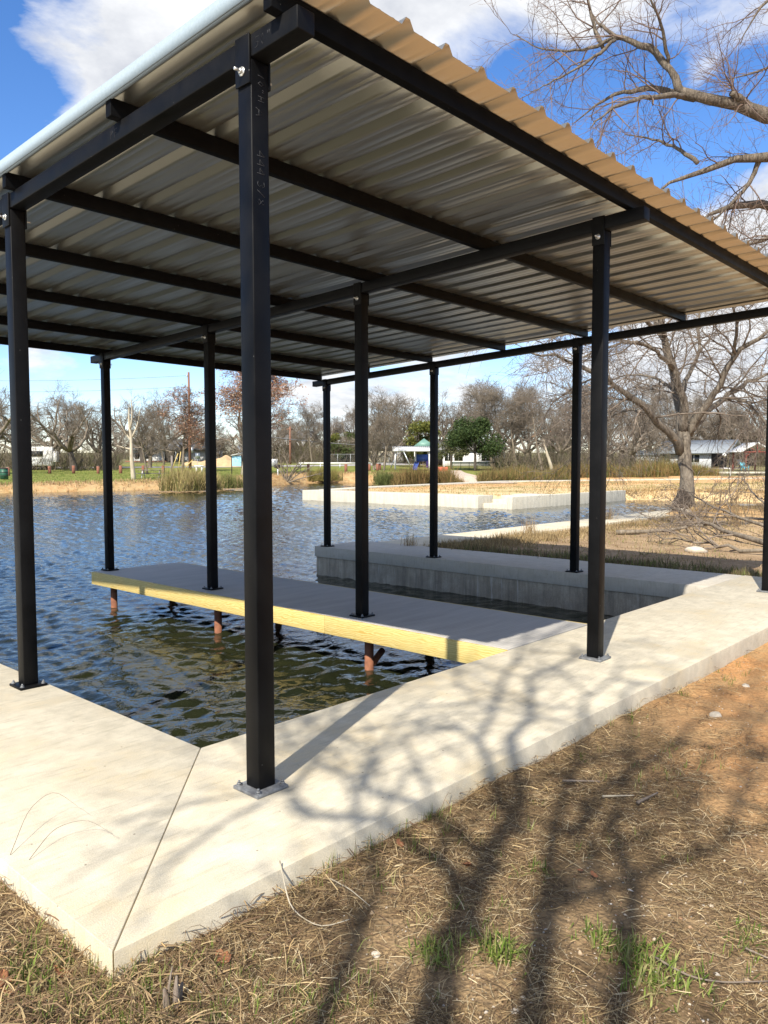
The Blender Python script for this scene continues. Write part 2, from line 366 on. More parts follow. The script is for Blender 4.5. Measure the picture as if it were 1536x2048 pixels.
mb=MB(); mb.add(np.stack([WU,WV,ZW+hz],-1).reshape(-1,3),np.stack([I[:-1,:-1],I[:-1,1:],I[1:,1:],I[1:,:-1]],-1).reshape(-1,4)[:, ::-1])
keep=(WU>-.2)&(WU<89)&(WV>-.1); kf=keep.ravel()[mb.Q[0]].all(1); mb.Q[0]=mb.Q[0][kf]
tag(mb.build('pond_water',mw,smooth=True),kind='structure')

# ------------------------------------------------------------------ walkways, walls, dock
g2=.006
def walkpoly(name,P,z0,z1,mat,bev=.0035,kind='structure',label=None,cat=None):
    m=MB(); m.prism(P,z0,z1); o=m.build(name,mat,bevel=bev); tag(o,label,cat,kind=kind); return o
walkpoly('concrete_walkway',[(-1.143,-.665),(9.25,-.665),(9.25,.685),(.1215,.685)],-.42,0,M['conc'])
walkpoly('concrete_walkway',[(-1.1465,-.661),(.1185,.6885),(.118,40),(-1.15,40)],-.42,0,M['conc'])
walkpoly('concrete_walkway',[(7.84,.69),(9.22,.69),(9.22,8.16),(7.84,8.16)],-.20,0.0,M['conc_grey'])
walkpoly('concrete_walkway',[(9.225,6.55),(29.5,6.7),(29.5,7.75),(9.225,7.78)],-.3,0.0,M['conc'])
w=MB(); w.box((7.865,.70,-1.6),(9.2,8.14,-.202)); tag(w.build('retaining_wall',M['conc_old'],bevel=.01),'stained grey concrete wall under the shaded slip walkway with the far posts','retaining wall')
# far landing across the inlet, with steps let into its corner
pw=thing('retaining_wall','pale concrete landing wall across the pond with steps at its corner','retaining wall',(28,18,0))
def pbox(nm,boxes,mat=M['conc_far']):
    m=MB()
    for a,b_ in boxes: m.box((a[0]-28,a[1]-18,a[2]),(b_[0]-28,b_[1]-18,b_[2]))
    return m.build(nm,mat,pw,bevel=.015)
pbox('wall_face',[((28,18.75,-1.6),(29.3,31.2,.03))])
pbox('wall_face',[((28.2,15.8+1.15,-1.6),(39.9,18.1-.85,.03))])
pbox('wall_face',[((31.2,17.26,-1.6),(32.4,18.9,.028))])
for i in range(3): pbox('step',[((28.45+i*.75,17.26,-1.5),(31.19,18.74,-.5+.17*(i+1)))])
fs=MB(); P=[(29.31,30.1),(29.31,31.2),(35.5,33.1),(54.7,35.7),(69.8,28.9),(84.6,22.7),(120,8),(120,6.9),(84.4,21.6),(69.6,27.7),(54.6,34.5),(35.6,32.0)]
m=MB(); m.prism(P,-.8,.04); tag(m.build('concrete_walkway',M['conc_far'],bevel=.01),kind='structure')

dk=thing('boat_dock','narrow grey dock with yellow pine edge boards on rusty piles under the shelter','dock',(3.96,.7,0))
def dkb(nm,mat,boxes,bev=.004):
    m=MB()
    for a,b_ in boxes: m.box((a[0]-3.96,a[1]-.7,a[2]),(b_[0]-3.96,b_[1]-.7,b_[2]))
    return m.build(nm,mat,dk,bevel=bev)
dkb('deck',M['deck'],[((3.252,.70,-.045),(4.67,7.95,0))],.003)
dkb('edge_board',M['pine'],[((3.212,.70,-.19),(3.25,2.96,-.004))])
dkb('edge_board',M['pine'],[((3.211,2.964,-.19),(3.25,7.99,-.005))])
dkb('edge_board',M['pine'],[((4.672,.70,-.19),(4.71,7.99,-.004))])
dkb('edge_board',M['pine'],[((3.252,7.952,-.19),(4.67,7.99,-.004))])
for v_ in (1.4,2.65,3.97,5.29,6.6,7.8): dkb('joist',M['dark'],[((3.255,v_-.04,-.18),(4.668,v_+.04,-.05))])
for v_ in (2.65,5.29,7.9):
    for u_ in (3.46,4.45):
        m=MB(); m.cyl((u_-3.96,v_-.7-.1),.048,.048,-1.6,-.182,14); m.build('pile',M['rust'],dk,smooth=False)
    if v_<3:
        m=MB(); m.tube([(3.50-3.96,v_-.80,-.50),(3.72-3.96,v_-.80+.05,-.40)],.035,10); m.build('brace',M['rust'],dk)

# ------------------------------------------------------------------ shelter
SU=[0,3.459,7.94]; SV=[0,2.649,5.295,7.905]
H0=3.449
def shz(x,y): return -.0398*np.asarray(y)-.0074*np.asarray(x)
sh=thing('boat_shelter','open black steel shelter with a beige ribbed metal roof over the boat slips','shelter')
hp=.0508
def strokes(txt,org,adv,up,size):
    font={'4':[[(.55,0),(.55,1)],[(.5,1),(0,.38),(.75,.38)]],'3':[[(0,.9),(.4,1),(.6,.75),(.25,.52),(.6,.3),(.35,0),(0,.1)]],'/':[[(0,0),(.6,1)]],
     '8':[[(.3,.5),(.05,.75),(.3,1),(.55,.75),(.3,.5),(0,.25),(.3,0),(.6,.25),(.3,.5)]],'A':[[(0,0),(.4,1),(.7,0)],[(.1,.35),(.65,.35)]],
     'H':[[(0,0),(0,1)],[(.6,0),(.6,1)],[(0,.5),(.6,.5)]],'1':[[(.2,0),(.3,1)]],'0':[[(.3,0),(0,.4),(.3,1),(.55,.5),(.3,0)]],'5':[[(.6,1),(.1,1),(.05,.55),(.5,.5),(.45,.1),(0,0)]],
     '"':[[(.1,.7),(.15,1)],[(.35,.7),(.4,1)]],'P':[[(0,0),(.1,1),(.55,.85),(.1,.5)]],'F':[[(0,0),(.1,1),(.6,1)],[(.05,.5),(.45,.52)]],'T':[[(.3,0),(.35,1)],[(0,.95),(.7,1)]],' ':[]}
    out=[]; x=0
    for ch in txt:
        for pl in font[ch]:
            out.append([np.array(org)+np.array(adv)*size*(x+a)+np.array(up)*size*b_ for a,b_ in pl])
        x+=.95
    return out
for i,u_ in enumerate(SU):
    for j,v_ in enumerate(SV):
        zt=H0+float(shz(u_,v_))-.002
        m=MB(); m.box((u_-hp,v_-hp,.0185),(u_+hp,v_+hp,zt)); po=m.build('post',M['steel'],sh,bevel=.006)
        m=MB(); m.box((u_-.096,v_-.096,.0015),(u_+.096,v_+.096,.018)); bp_=m.build('base_plate',M['plate'] if j==0 else M['steel'],po,bevel=.002)
        for a,b_ in ((-1,-1),(1,-1),(-1,1),(1,1)):
            m=MB(); c=(u_+a*.075,v_+b_*.075); m.cyl(c,.016,.016,.0182,.021,10); m.cyl(c,.0115,.0115,.0212,.031,6); m.cyl(c,.006,.006,.0312,.042,8); m.build('anchor_bolt',M['plate'],po)
        for sd in (-1,1):
            m=MB(); x0=u_+sd*(hp+.001); x1=u_+sd*(hp+.012)
            m.box((min(x0,x1),v_-.052,zt-.112),(max(x0,x1),v_+.052,zt+.107)); m.build('bracket_plate',M['steel'],po,bevel=.002)
            m=MB(); x2=u_+sd*(hp+.0125)
            m.tubes(np.array([[[x2,v_,zt-.05],[x2+sd*.004,v_,zt-.05]]]),np.array([[.021,.021]]),14); m.tubes(np.array([[[x2+sd*.0042,v_,zt-.05],[x2+sd*.016,v_,zt-.05]]]),np.array([[.013,.013]]),6); m.tubes(np.array([[[x2+sd*.0162,v_,zt-.05],[x2+sd*.045,v_,zt-.05]]]),np.array([[.007,.007]]),8)
            m.build('through_bolt',M['bolt'],po)
        if i==0 and j==0:
            for tx,z_,sz,x_ in (('444',3.045,.042,-.022),('3/8',2.905,.042,-.022),('A',3.235,.05,-.026),('10"',3.39,.034,-.012),('H',3.29,.034,-.012)):
                m=MB()
                for pl in strokes(tx,(x_,-hp-.0006,z_),(0,0,-1),(1,0,0),sz): m.tube(pl,.0011,4)
                m.build('chalk_mark',M['chalk'],po)
    m=MB(); m.box((u_-hp,-.37,H0),(u_+hp,8.25,H0+.1),sh=shz); go=m.build('girder',M['steel'],sh,bevel=.005)
    if i==0:
        for tx,o_,ad_,sz in (('50"',(-hp-.0006,-.08,H0+.03),(0,-1,0),.045),('PF',(-hp-.0006,1.22,H0-.02),(0,-1,-.04),.045)):
            m=MB()
            for pl in strokes(tx,o_,ad_,(0,0,1),sz): m.tube(pl,.0011,4)
            m.build('chalk_mark',M['chalk'],go)
for v_ in (-.275,1.10,2.50,3.90,5.35,6.80,8.06):
    m=MB(); m.box((-.115,v_,H0+.1015),(7.97,v_+.055,H0+.2),sh=shz); m.build('purlin',M['steel_matte'],sh,bevel=.003)
# ribbed sheet
V0,V1,U0,U1=-.47,8.32,-.125,8.08
prof=[]
k0=math.floor((U0-.255)/.305)-1
for k in range(k0,k0+32):
    c=.255+.305*k
    prof+= [(c-.044,0),(c-.014,.044),(c+.014,.044),(c+.044,0),(c+.092,0),(c+.101,.0022),(c+.109,.0022),(c+.118,0),(c+.187,0),(c+.196,.0022),(c+.204,.0022),(c+.213,0)]
prof=[p for p in prof if U0<=p[0]<=U1]; prof=[(U0,0)]+prof+[(U1,0)]
pu=np.array([p[0] for p in prof]); pz=np.array([p[1] for p in prof])
vs=np.linspace(V0,V1,14); m=MB()
nn=len(pu); 
for zoff,fl in ((0,True),(.0012,False)):
    V=np.array([[u_,v_,H0+.2035+float(shz(u_,v_))+z_+zoff] for v_ in vs for u_,z_ in zip(pu,pz)])
    I=np.arange(len(V)).reshape(len(vs),nn); Q=np.stack([I[:-1,:-1],I[:-1,1:],I[1:,1:],I[1:,:-1]],-1).reshape(-1,4)
    m.add(V,Q[:, ::-1] if fl else Q)
b0=0; off=len(vs)*nn
m.Q.append(np.array([[i,i+1,off+i+1,off+i] for i in range(nn-1)]))
m.build('roof_panel',M['roof'],sh)
zt=H0+.2035
m=MB(); m.box((-.137,V0-.01,zt-.014),(-.128,V1,zt+.066),sh=shz); m.box((-.1275,V0-.01,zt+.060),(-.03,V1,zt+.066),sh=shz); m.box((-.1275,V0-.01,zt-.014),(-.105,V1,zt-.008),sh=shz); m.build('rake_trim',M['trim'],sh)

# ------------------------------------------------------------------ tree growing
def resample(P,R,m):
    P=np.asarray(P,float); R=np.asarray(R,float)
    d=np.concatenate([[0],np.cumsum(np.linalg.norm(np.diff(P,axis=0),axis=1))]); tt=np.linspace(0,d[-1],m)
    # smooth (catmull-like) by linear then blur
    Q=np.stack([np.interp(tt,d,P[:,k]) for k in range(3)],-1); r=np.interp(tt,d,R)
    for _ in range(2): Q[1:-1]=.25*Q[:-2]+.5*Q[1:-1]+.25*Q[2:]
    return Q,r
def sprout(P,R,k,L,ang=(35,65),m=5,wob=.18,up=.0,rf=.6,rmin=.004,t0=.2,t1=1.,g=None,Ltaper=.5,grav=0.,rmax=9.):
    g=g or rng; n,mp,_=P.shape
    if n==0: return P,R
    par=np.repeat(np.arange(n),k); K=len(par)
    t=(np.tile(np.arange(k),n)+g.random(K))/k; t=t0+(t1-t0)*t
    x=t*(mp-1); i=np.minimum(x.astype(int),mp-2); f=(x-i)[:,None]
    p=P[par,i]*(1-f)+P[par,i+1]*f; r0=R[par,i]*(1-f[:,0])+R[par,i+1]*f[:,0]
    T=P[par,i+1]-P[par,i]; T/=np.linalg.norm(T,axis=1,keepdims=True)+1e-9
    q=g.normal(size=(K,3)); q-=T*(q*T).sum(1,keepdims=True); q/=np.linalg.norm(q,axis=1,keepdims=True)+1e-9
    a=np.radians(g.uniform(ang[0],ang[1],K))[:,None]
    d=T*np.cos(a)+q*np.sin(a)
    Ln=L*(1-Ltaper*t)*g.uniform(.6,1.3,K)
    out=np.empty((K,m,3)); out[:,0]=p
    for s in range(1,m):
        d=d+wob*g.normal(size=(K,3)); d[:,2]+=up/m-grav*s/m; d/=np.linalg.norm(d,axis=1,keepdims=True)
        p=p+d*(Ln/(m-1))[:,None]; out[:,s]=p
    r0=np.clip(r0*rf,rmin,rmax)
    rr=r0[:,None]*np.linspace(1,.35,m)[None]; rr=np.maximum(rr,rmin*.7)
    return out,rr

def far_tree(seed,h,style):
    g=np.random.default_rng(seed); tr=MB(); cr=MB()
    if style=='oak': th,tr0,nl=h*.22,h*.035,6
    elif style=='upright': th,tr0,nl=h*.3,h*.017,6
    else: th,tr0,nl=h*.12,h*.018,8
    lean=g.normal(size=2)*.06*h
    P=np.array([[0,0,-.3],[lean[0]*.2,lean[1]*.2,th*.5],[lean[0]*.6,lean[1]*.6,th]]+([[lean[0],lean[1],h*.62],[lean[0]*1.3,lean[1]*1.3,h*.95]] if style=='upright' else []))
    R=np.array([tr0*1.35,tr0,tr0*.8]+([tr0*.5,tr0*.12] if style=='upright' else []))
    P,R=resample(P,R,8); tr.tubes(P[None],R[None],9)
    if style=='upright':
        L1,R1=sprout(P[None],R[None],11,h*.36,(30,60),6,.13,.5,.55,.02,.3,.97,g)
    else:
        K=nl; L1=np.empty((K,7,3)); R1=np.empty((K,7))
        for k in range(K):
            az=2*pi*(k+g.random()*.7)/K; el=radians(g.uniform(25,70) if style=='oak' else g.uniform(45,80))
            d=np.array([cos(az)*cos(el),sin(az)*cos(el),sin(el)]); p=P[-1].copy() if style=='oak' else P[int(g.integers(3,8))].copy(); ln=h*g.uniform(.55,.8)
            for s in range(7):
                L1[k,s]=p; d=d+g.normal(size=3)*(.28 if style=='oak' else .15); d[2]+=.03; d/=np.linalg.norm(d); p=p+d*ln/6
            R1[k]=np.linspace(tr0*.62,tr0*.12,7)
    cr.tubes(L1,R1,5)
    w=.24 if style=='oak' else .15; kk=8
    L2,R2_=sprout(L1,R1,7,h*.3,(30,70),5,w,.25,.55,.022,.25,1.,g); cr.tubes(L2,R2_,4)
    L3,R3=sprout(L2,R2_,6,h*.15,(25,70),4,w,.15,.6,.014,.2,1.,g); cr.tubes(L3,R3,3)
    L4,R4=sprout(L3,R3,kk,h*.085,(25,65),3,w,.1,.7,.011,.15,1.,g); cr.tubes(L4,R4,3)
    return tr,cr,L3,L4
def leaf_cards(mb,C,n,size,cols,g,flat=.3,aspect=.6):
    """n little leaf faces round every centre in C"""
    K=len(C)
    a=g.normal(size=(K,3)); a[:,2]*=flat+.5; a/=np.linalg.norm(a,axis=1,keepdims=True)
    q=g.normal(size=(K,3)); q-=a*(q*a).sum(1,keepdims=True); q/=np.linalg.norm(q,axis=1,keepdims=True)
    s=size*g.uniform(.6,1.3,K)[:,None]
    V=np.stack([C-q*s*aspect*.6,C+a*s,C+q*s*aspect*.6,C-a*s],1).reshape(-1,3)
    I=np.arange(K*4).reshape(K,4)
    cc=np.asarray(cols)[g.integers(0,len(cols),K)]*g.uniform(.75,1.25,K)[:,None]
    mb.add(V,I,col=np.repeat(cc,4,0))
def make_bare(name,label,seed,h,style,loc,rz,bk,tw,group=None,scale=1):
    t_=thing(name,label,'tree',loc,rz,group,scale); a,b_,_,_=far_tree(seed,h,style)
    a.build('trunk',bk,t_,smooth=True); b_.build('crown',tw,t_)
    return t_
def place(x,d,dz=0): 
    u_,v_=ground_uv(x,d); return (u_,v_,gz(u_,v_)+dz)

G_tree='bare trees of the far treeline'
protos=[make_bare('bare_tree','x',100+i,10,st,(0,0,0),0,bk,tw) for i,(st,bk,tw) in enumerate([('oak',M['bark_dark'],M['twig_far']),('oak',M['bark_dark'],M['twig_far']),('upright',M['bark'],M['twig_far']),('upright',M['bark'],M['twig_far']),('shrub',M['bark'],M['twig_far']),('oak',M['bark'],M['twig_far'])])]
used=[False]*len(protos)
# (pixel column, metres ahead, height, kind)
FT=[(-60,96,12,0),(-5,84,11.5,1),(40,120,11,5),(90,102,11.8,1),(150,97,11.2,0),(196,108,10.5,5),(228,112,9,1),(300,112,8.5,5),(330,128,9,2),(365,150,9.5,0),(402,170,9,5),(440,150,8,4),(520,140,9,0),(548,150,9.5,5),(575,135,8,4),(600,160,10.5,0),(625,130,8.5,2),(648,150,10,5),(700,160,10,2),(728,150,10.5,0),(752,108,7.6,4),(768,120,9.5,3),(790,140,11.5,0),(815,150,14,1),(838,146,15,0),(872,150,14,5),(905,140,13.5,5),(930,150,13,2),(985,130,12,3),(1010,112,11,2),(1035,108,10.5,3),(1060,120,11.5,5),(1085,106,10.5,2),(1118,118,11,0),(1145,125,10.5,5),(1180,118,11.5,3),(1210,104,10,5),(1240,118,11.8,0),(1268,108,10.5,1),(1295,128,12,5),(1330,135,12.5,0),(1365,140,12.5,1),(1400,138,13,0),(1430,140,13,5),(1465,136,12.5,1),(1500,138,12.5,0),(1535,130,12,5),(1575,128,12,1),(480,128,8,1)]
for x in list(range(-70,470,60))+list(range(500,800,60))+list(range(985,1600,40)): FT.append((x+random.uniform(-12,12),random.uniform(135,185),random.uniform(9.5,13.5) if x<900 else random.uniform(13,16.5),random.choice([0,1,2,3,5,5])))
FT.sort(key=lambda q:q[0])
for i,(x,d,h,k) in enumerate(FT):
    lab=f'bare grey winter tree, {ordn(i)} from the left in the treeline beyond the pond'
    loc=place(x,d,-.1); rz=random.uniform(0,6.28); sc=h/10*random.uniform(.95,1.05)
    if not used[k]:
        o=protos[k]; used[k]=True; o.location=loc; o.rotation_euler=(0,0,rz); o.scale=(sc,)*3; o['label']=lab; o['group']=G_tree
    else: dup(protos[k],loc,rz,lab,sc,G_tree)

# dense brush reading as one mass behind the lawn and road
def thicket(name,spans,seed,n,h,cols,kind='stuff'):
    g=np.random.default_rng(seed); mb=MB()
    for (x0,x1,d0,d1,hh,k) in spans:
        X=g.uniform(x0,x1,k); D_=g.uniform(d0,d1,k); s=(X-768)/FPX*D_
        U_=CAM[0]+F2[0]*D_+R2[0]*s; V_=CAM[1]+F2[1]*D_+R2[1]*s; Z_=terrain(U_,V_)[0]
        P=np.empty((k,4,3)); d=np.stack([g.normal(size=k)*.35,g.normal(size=k)*.35,np.ones(k)],-1); p=np.stack([U_,V_,Z_-.1],-1); ln=hh*g.uniform(.35,1.1,k)
        for s_ in range(4):
            P[:,s_]=p; d=d+g.normal(size=(k,3))*.22; d/=np.linalg.norm(d,axis=1,keepdims=True); p=p+d*(ln/3)[:,None]
        R=np.linspace(.03,.009,4)[None]*g.uniform(.6,1.5,k)[:,None]
        cc=np.asarray(cols)[g.integers(0,len(cols),k)]*g.uniform(.7,1.2,k)[:,None]
        mb.tubes(P,R,3,cc)
        P2,R2_=sprout(P,R,5,hh*.28,(20,60),3,.2,.1,.6,.008,.3,1.,g); mb.tubes(P2,R2_,3,np.repeat(cc,5,0))
    o=mb.build(name,M['dry'],color=True); tag(o,kind=kind); return o
thicket('underbrush',[(-80,240,98,125,3.6,1700),(240,440,165,195,5,900),(430,560,150,190,5,700),(560,720,135,175,5.4,1500),(720,880,140,180,5,900),(985,1330,105,135,4.2,1800),(1330,1600,135,165,6,1300),(860,1000,150,180,6,500)],71,0,0,[(.24,.195,.14),(.15,.12,.09),(.27,.225,.15),(.15,.15,.07)])

# evergreens
def evergreen(name,label,seed,h,w,loc,cols,n=5200,trunk_h=.25,lobes=11,size=.19,bk=None):
    g=np.random.default_rng(seed); t_=thing(name,label,'tree',loc); tr=MB()
    P,R=resample([(0,0,-.3),(.05,0,h*trunk_h),(0,.1,h*.8)],[h*.03,h*.024,h*.008],6); tr.tubes(P[None],R[None],8)
    L1,R1=sprout(P[None],R[None],12,w*.55,(45,80),4,.15,.3,.5,.03,.35,1.,g); tr.tubes(L1,R1,4); tr.build('trunk',bk or M['bark_dark'],t_,smooth=True)
    mb=MB(); C=[]
    for k in range(lobes):
        az=g.uniform(0,2*pi); rr=w*.5*math.sqrt(g.random())*.8; zc=h*(trunk_h+.12)+(h*(.86-trunk_h))*g.random()*(1-.55*(rr/(w*.5))**2)
        c=np.array([rr*cos(az),rr*sin(az),zc]); sz=w*g.uniform(.12,.24)
        k_=n//lobes; q=g.normal(size=(k_,3)); q/=np.linalg.norm(q,axis=1,keepdims=True); rad=g.random(k_)**.4
        C.append(c+q*rad[:,None]*np.array([sz,sz,sz*.7]))
    C=np.concatenate(C); C=C+g.normal(size=C.shape)*.12
    leaf_cards(mb,C,1,size,cols,g); mb.build('crown',M['leaf'],t_,color=True); return t_
GR=[(.045,.075,.022),(.03,.055,.016),(.065,.095,.028)]
OL=[(.13,.14,.03),(.17,.165,.035),(.09,.11,.025)]
evergreen('live_oak','dark green live oak with a round crown on the right of the playground',201,7.3,8.0,place(950,108),GR,9000,.22,20,.2)
evergreen('live_oak','olive green tree rising right behind the white playground pavilion',202,7.6,6.6,place(838,128),OL,7000,.12,18,.22)
evergreen('live_oak','grey green loose tree between the playground and the dark live oak',203,6.2,5.2,place(902,118),[(.075,.09,.035),(.11,.11,.05)],3600,.2,13,.2)
evergreen('cedar_tree','dark cedar tree behind the chain link fence, left of the red posts',204,6.6,5.6,place(693,138),[(.06,.085,.025),(.085,.105,.03)],5600,.05,14,.24)
evergreen('cedar_tree','small green cedar at the left end of the chain link fence',205,5.6,4.2,place(664,142),OL,3200,.05,9,.22)
evergreen('live_oak','dim green tree behind the leaning pale trunk on the right',206,6.0,5.5,place(1120,132),[(.055,.075,.03),(.08,.09,.04)],3600,.1,11,.22)

# ---- trees standing on the far lawn
def leafy(name,label,seed,h,loc,style,bk,tw,nleaf,size,cols,rz=0,scale=1):
    t_=thing(name,label,'tree',loc,rz,None,scale); a,b_,L3,L4=far_tree(seed,h,style); a.build('trunk',bk,t_,smooth=True); b_.build('crown',tw,t_)
    g=np.random.default_rng(seed+7); mb=MB(); src=L4.reshape(-1,3); C=src[g.integers(0,len(src),nleaf)]+g.normal(size=(nleaf,3))*.14
    leaf_cards(mb,C,1,size,cols,g); mb.build('dry_leaves',M['leaf'],t_,color=True); return t_
PK=[(.40,.19,.12),(.46,.28,.17),(.32,.14,.09),(.50,.36,.23)]
leafy('sycamore_tree','tall sycamore holding pinkish dry leaves behind the light blue board',301,11.4,place(486,80),'upright',M['bark_pale'],M['twig_red'],11000,.11,PK,1.0,(1.25,1.25,1))
leafy('sycamore_tree','smaller tree with reddish dry leaves around the utility pole',302,8.2,place(366,94),'upright',M['bark'],M['twig_red'],4200,.10,PK,.4,(1.1,1.1,1))
t_=thing('sycamore_tree','pale trunked leaning sycamore standing alone by the picnic table','tree',place(268,68))
a=MB(); P,R=resample([(0,0,-.2),(-.12,0,1.2),(-.18,0,2.6),(-.05,.1,3.6),(-.3,.1,4.8),(-.25,0,6.6)],[.23,.18,.16,.13,.1,.03],14); P=np.stack([P[:,0]*R2[0],P[:,0]*R2[1]+P[:,1],P[:,2]],-1); a.tubes(P[None],R[None],9)
lb=[[(-.15,0,2.6),(-.8,0,2.75),(-1.4,0,2.95)],[(-.08,0,3.2),(-.7,.1,4.2),(-1.1,.1,5.2)],[(-.05,.1,3.6),(.5,.1,4.7),(.7,.1,6.0)],[(-.2,0,4.4),(.0,0,5.5),(-.1,0,7.2)]]
Lb=[];Rb=[]
for q in lb:
    p,r=resample([(s*R2[0],s*R2[1]+e,z) for s,e,z in q],np.linspace(.09,.03,len(q)),7); Lb.append(p);Rb.append(r)
Lb=np.array(Lb);Rb=np.array(Rb); a.tubes(Lb,Rb,6); a.build('trunk',M['bark_pale'],t_,smooth=True)
c=MB(); g=np.random.default_rng(8); l2,r2=sprout(Lb,Rb,9,1.6,(20,60),5,.13,.5,.5,.014,.2,1,g); c.tubes(l2,r2,4); l3,r3=sprout(l2,r2,6,.8,(20,60),4,.15,.3,.6,.009,.2,1,g); c.tubes(l3,r3,3); c.build('crown',M['twig_far'],t_)
o=dup(protos[2],place(296,84),2.,'thin bare young tree just right of the pale leaning sycamore',.62,'bare trees of the far lawn')
o=dup(protos[3],place(768,98),1.1,'slender bare tree beside the short red posts',.66,'bare trees of the far lawn')
o=dup(protos[4],place(748,100),.5,'bushy bare tree behind the short red posts',.7,'bare trees of the far lawn')
t_=thing('leaning_tree','bleached leaning tree trunk beyond the reeds on the right','tree',place(1101,92)); a=MB(); P,R=resample([(.3*R2[0],.3*R2[1],-.2),(0,0,1.2),(-.7*R2[0],-.7*R2[1],3.0),(-.9*R2[0],-.9*R2[1],4.2)],[.3,.2,.15,.08],8); a.tubes(P[None],R[None],8); a.build('trunk',M['bark_pale'],t_,smooth=True)
c=MB(); g=np.random.default_rng(4); l2,r2=sprout(P[None],R[None],8,1.6,(20,60),5,.15,.5,.5,.02,.6,1,g); c.tubes(l2,r2,4); l3,r3=sprout(l2,r2,6,.8,(20,60),4,.15,.3,.6,.01,.2,1,g); c.tubes(l3,r3,3); c.build('crown',M['twig_far'],t_)

# fallen shrub at the waterline
t_=thing('fallen_shrub','bare multi-stemmed dead shrub leaning over the far waterline','shrub',(place(573,79)[0],place(573,79)[1],-.45))
a=MB(); S=[]; 
for (s,z,e) in [(2.4,2.6,.2),(3.2,1.9,.4),(3.9,1.2,-.3),(-1.1,2.2,.1),(.5,2.9,.3),(1.5,3.0,-.4),(-.4,3.0,.5)]:
    p,r=resample([(0,0,0),(s*.3*R2[0],s*.3*R2[1]+e*.3,z*.4),(s*.65*R2[0],s*.65*R2[1]+e,z*.68),(s*R2[0],s*R2[1]+e,z)],[.1,.07,.045,.015],8); S.append((p,r))
Lb=np.array([q[0] for q in S]); Rb=np.array([q[1] for q in S]); a.tubes(Lb,Rb,6); a.build('stem',M['bark'],t_,smooth=True)
c=MB(); l2,r2=sprout(Lb,Rb,9,1.3,(20,65),5,.2,.2,.5,.014,.3,1,g); c.tubes(l2,r2,4); l3,r3=sprout(l2,r2,6,.6,(20,60),4,.2,.1,.6,.009,.2,1,g); c.tubes(l3,r3,3); c.build('twigs',M['twig_far'],t_)

# ------------------------------------------------------------------ big tree by the path and the tree overhanging on the right
def limb_from(px,d0,r):
    """limb through picture bearings, its points given their own distance"""
    pts=[at(x,y,d0+dd) for x,y,dd in px]; return pts,r
def big_tree(name,label,base,limbs,seed,trunkmat,twm,k2,L2,k3,L3,k4,L4,grav,tr_n,rm=(.012,.006,.004),rs=1.,dry=None,shoot=1,wobble=.006):
    g=np.random.default_rng(seed); b=np.array(base); t_=thing(name,label,'tree',tuple(b))
    tm=MB(); lm=MB(); Ls=[];Rs=[]
    for i,(pts,r) in enumerate(limbs):
        p,r_=resample(np.array(pts)-b,np.array(r)*rs,16)
        jit=g.normal(size=p.shape)*np.linalg.norm(p[-1]-p[0])*wobble; jit[0]=0; p=p+jit
        if i<tr_n: tm.tubes(p[None],r_[None]*(1+.06*g.normal(size=(1,16))),12)
        else: lm.tubes(p[None],r_[None]*(1+.06*g.normal(size=(1,16))),9)
        Ls.append(p);Rs.append(r_)
    tm.build('trunk',trunkmat,t_,smooth=True); 
    if lm.n: lm.build('limb',trunkmat,t_,smooth=True)
    P=np.array(Ls[tr_n:]);R=np.array(Rs[tr_n:]); tw=MB()
    l2,r2=sprout(P,R,k2,L2,(30,70),8,.16,.18,.5,rm[0],.22,1.,g,.3,grav*.35,rm[0]*2.4); tw.tubes(l2,r2,5)
    l3,r3=sprout(np.concatenate([l2]),np.concatenate([r2]),k3,L3,(25,65),6,.15,.1,.55,rm[1],.15,1.,g,.35,grav,rm[1]*1.6); tw.tubes(l3,r3,4)
    l4,r4=sprout(l3,r3,k4,L4,(20,60),5,.14,.05,.6,rm[2],.1,1.,g,.4,grav*1.2); tw.tubes(l4,r4,3)
    # short direct shoots along the limbs
    l5,r5=sprout(P,R,int(k2*1.5*shoot),L3*.8,(50,90),6,.16,.25,.1,rm[2],.2,1.,g,.3,0,rm[2]*1.5); tw.tubes(l5,r5,3)
    tw.build('twigs',twm,t_)
    if dry:
        C=l4.reshape(-1,3)[g.integers(0,l4.shape[0]*5,dry)]; mb=MB(); leaf_cards(mb,C+g.normal(size=C.shape)*.05,1,.09,[(.36,.16,.07),(.42,.24,.12)],g); mb.build('dry_leaves',M['leaf'],t_,color=True)
    return t_
d0=25.2
def lp(l): return [at(x,y,d0+dd) for x,y,dd in l]
bx=at(1373,1024,25.2); bz=gz(bx[0],bx[1]); base=(bx[0],bx[1],bz)
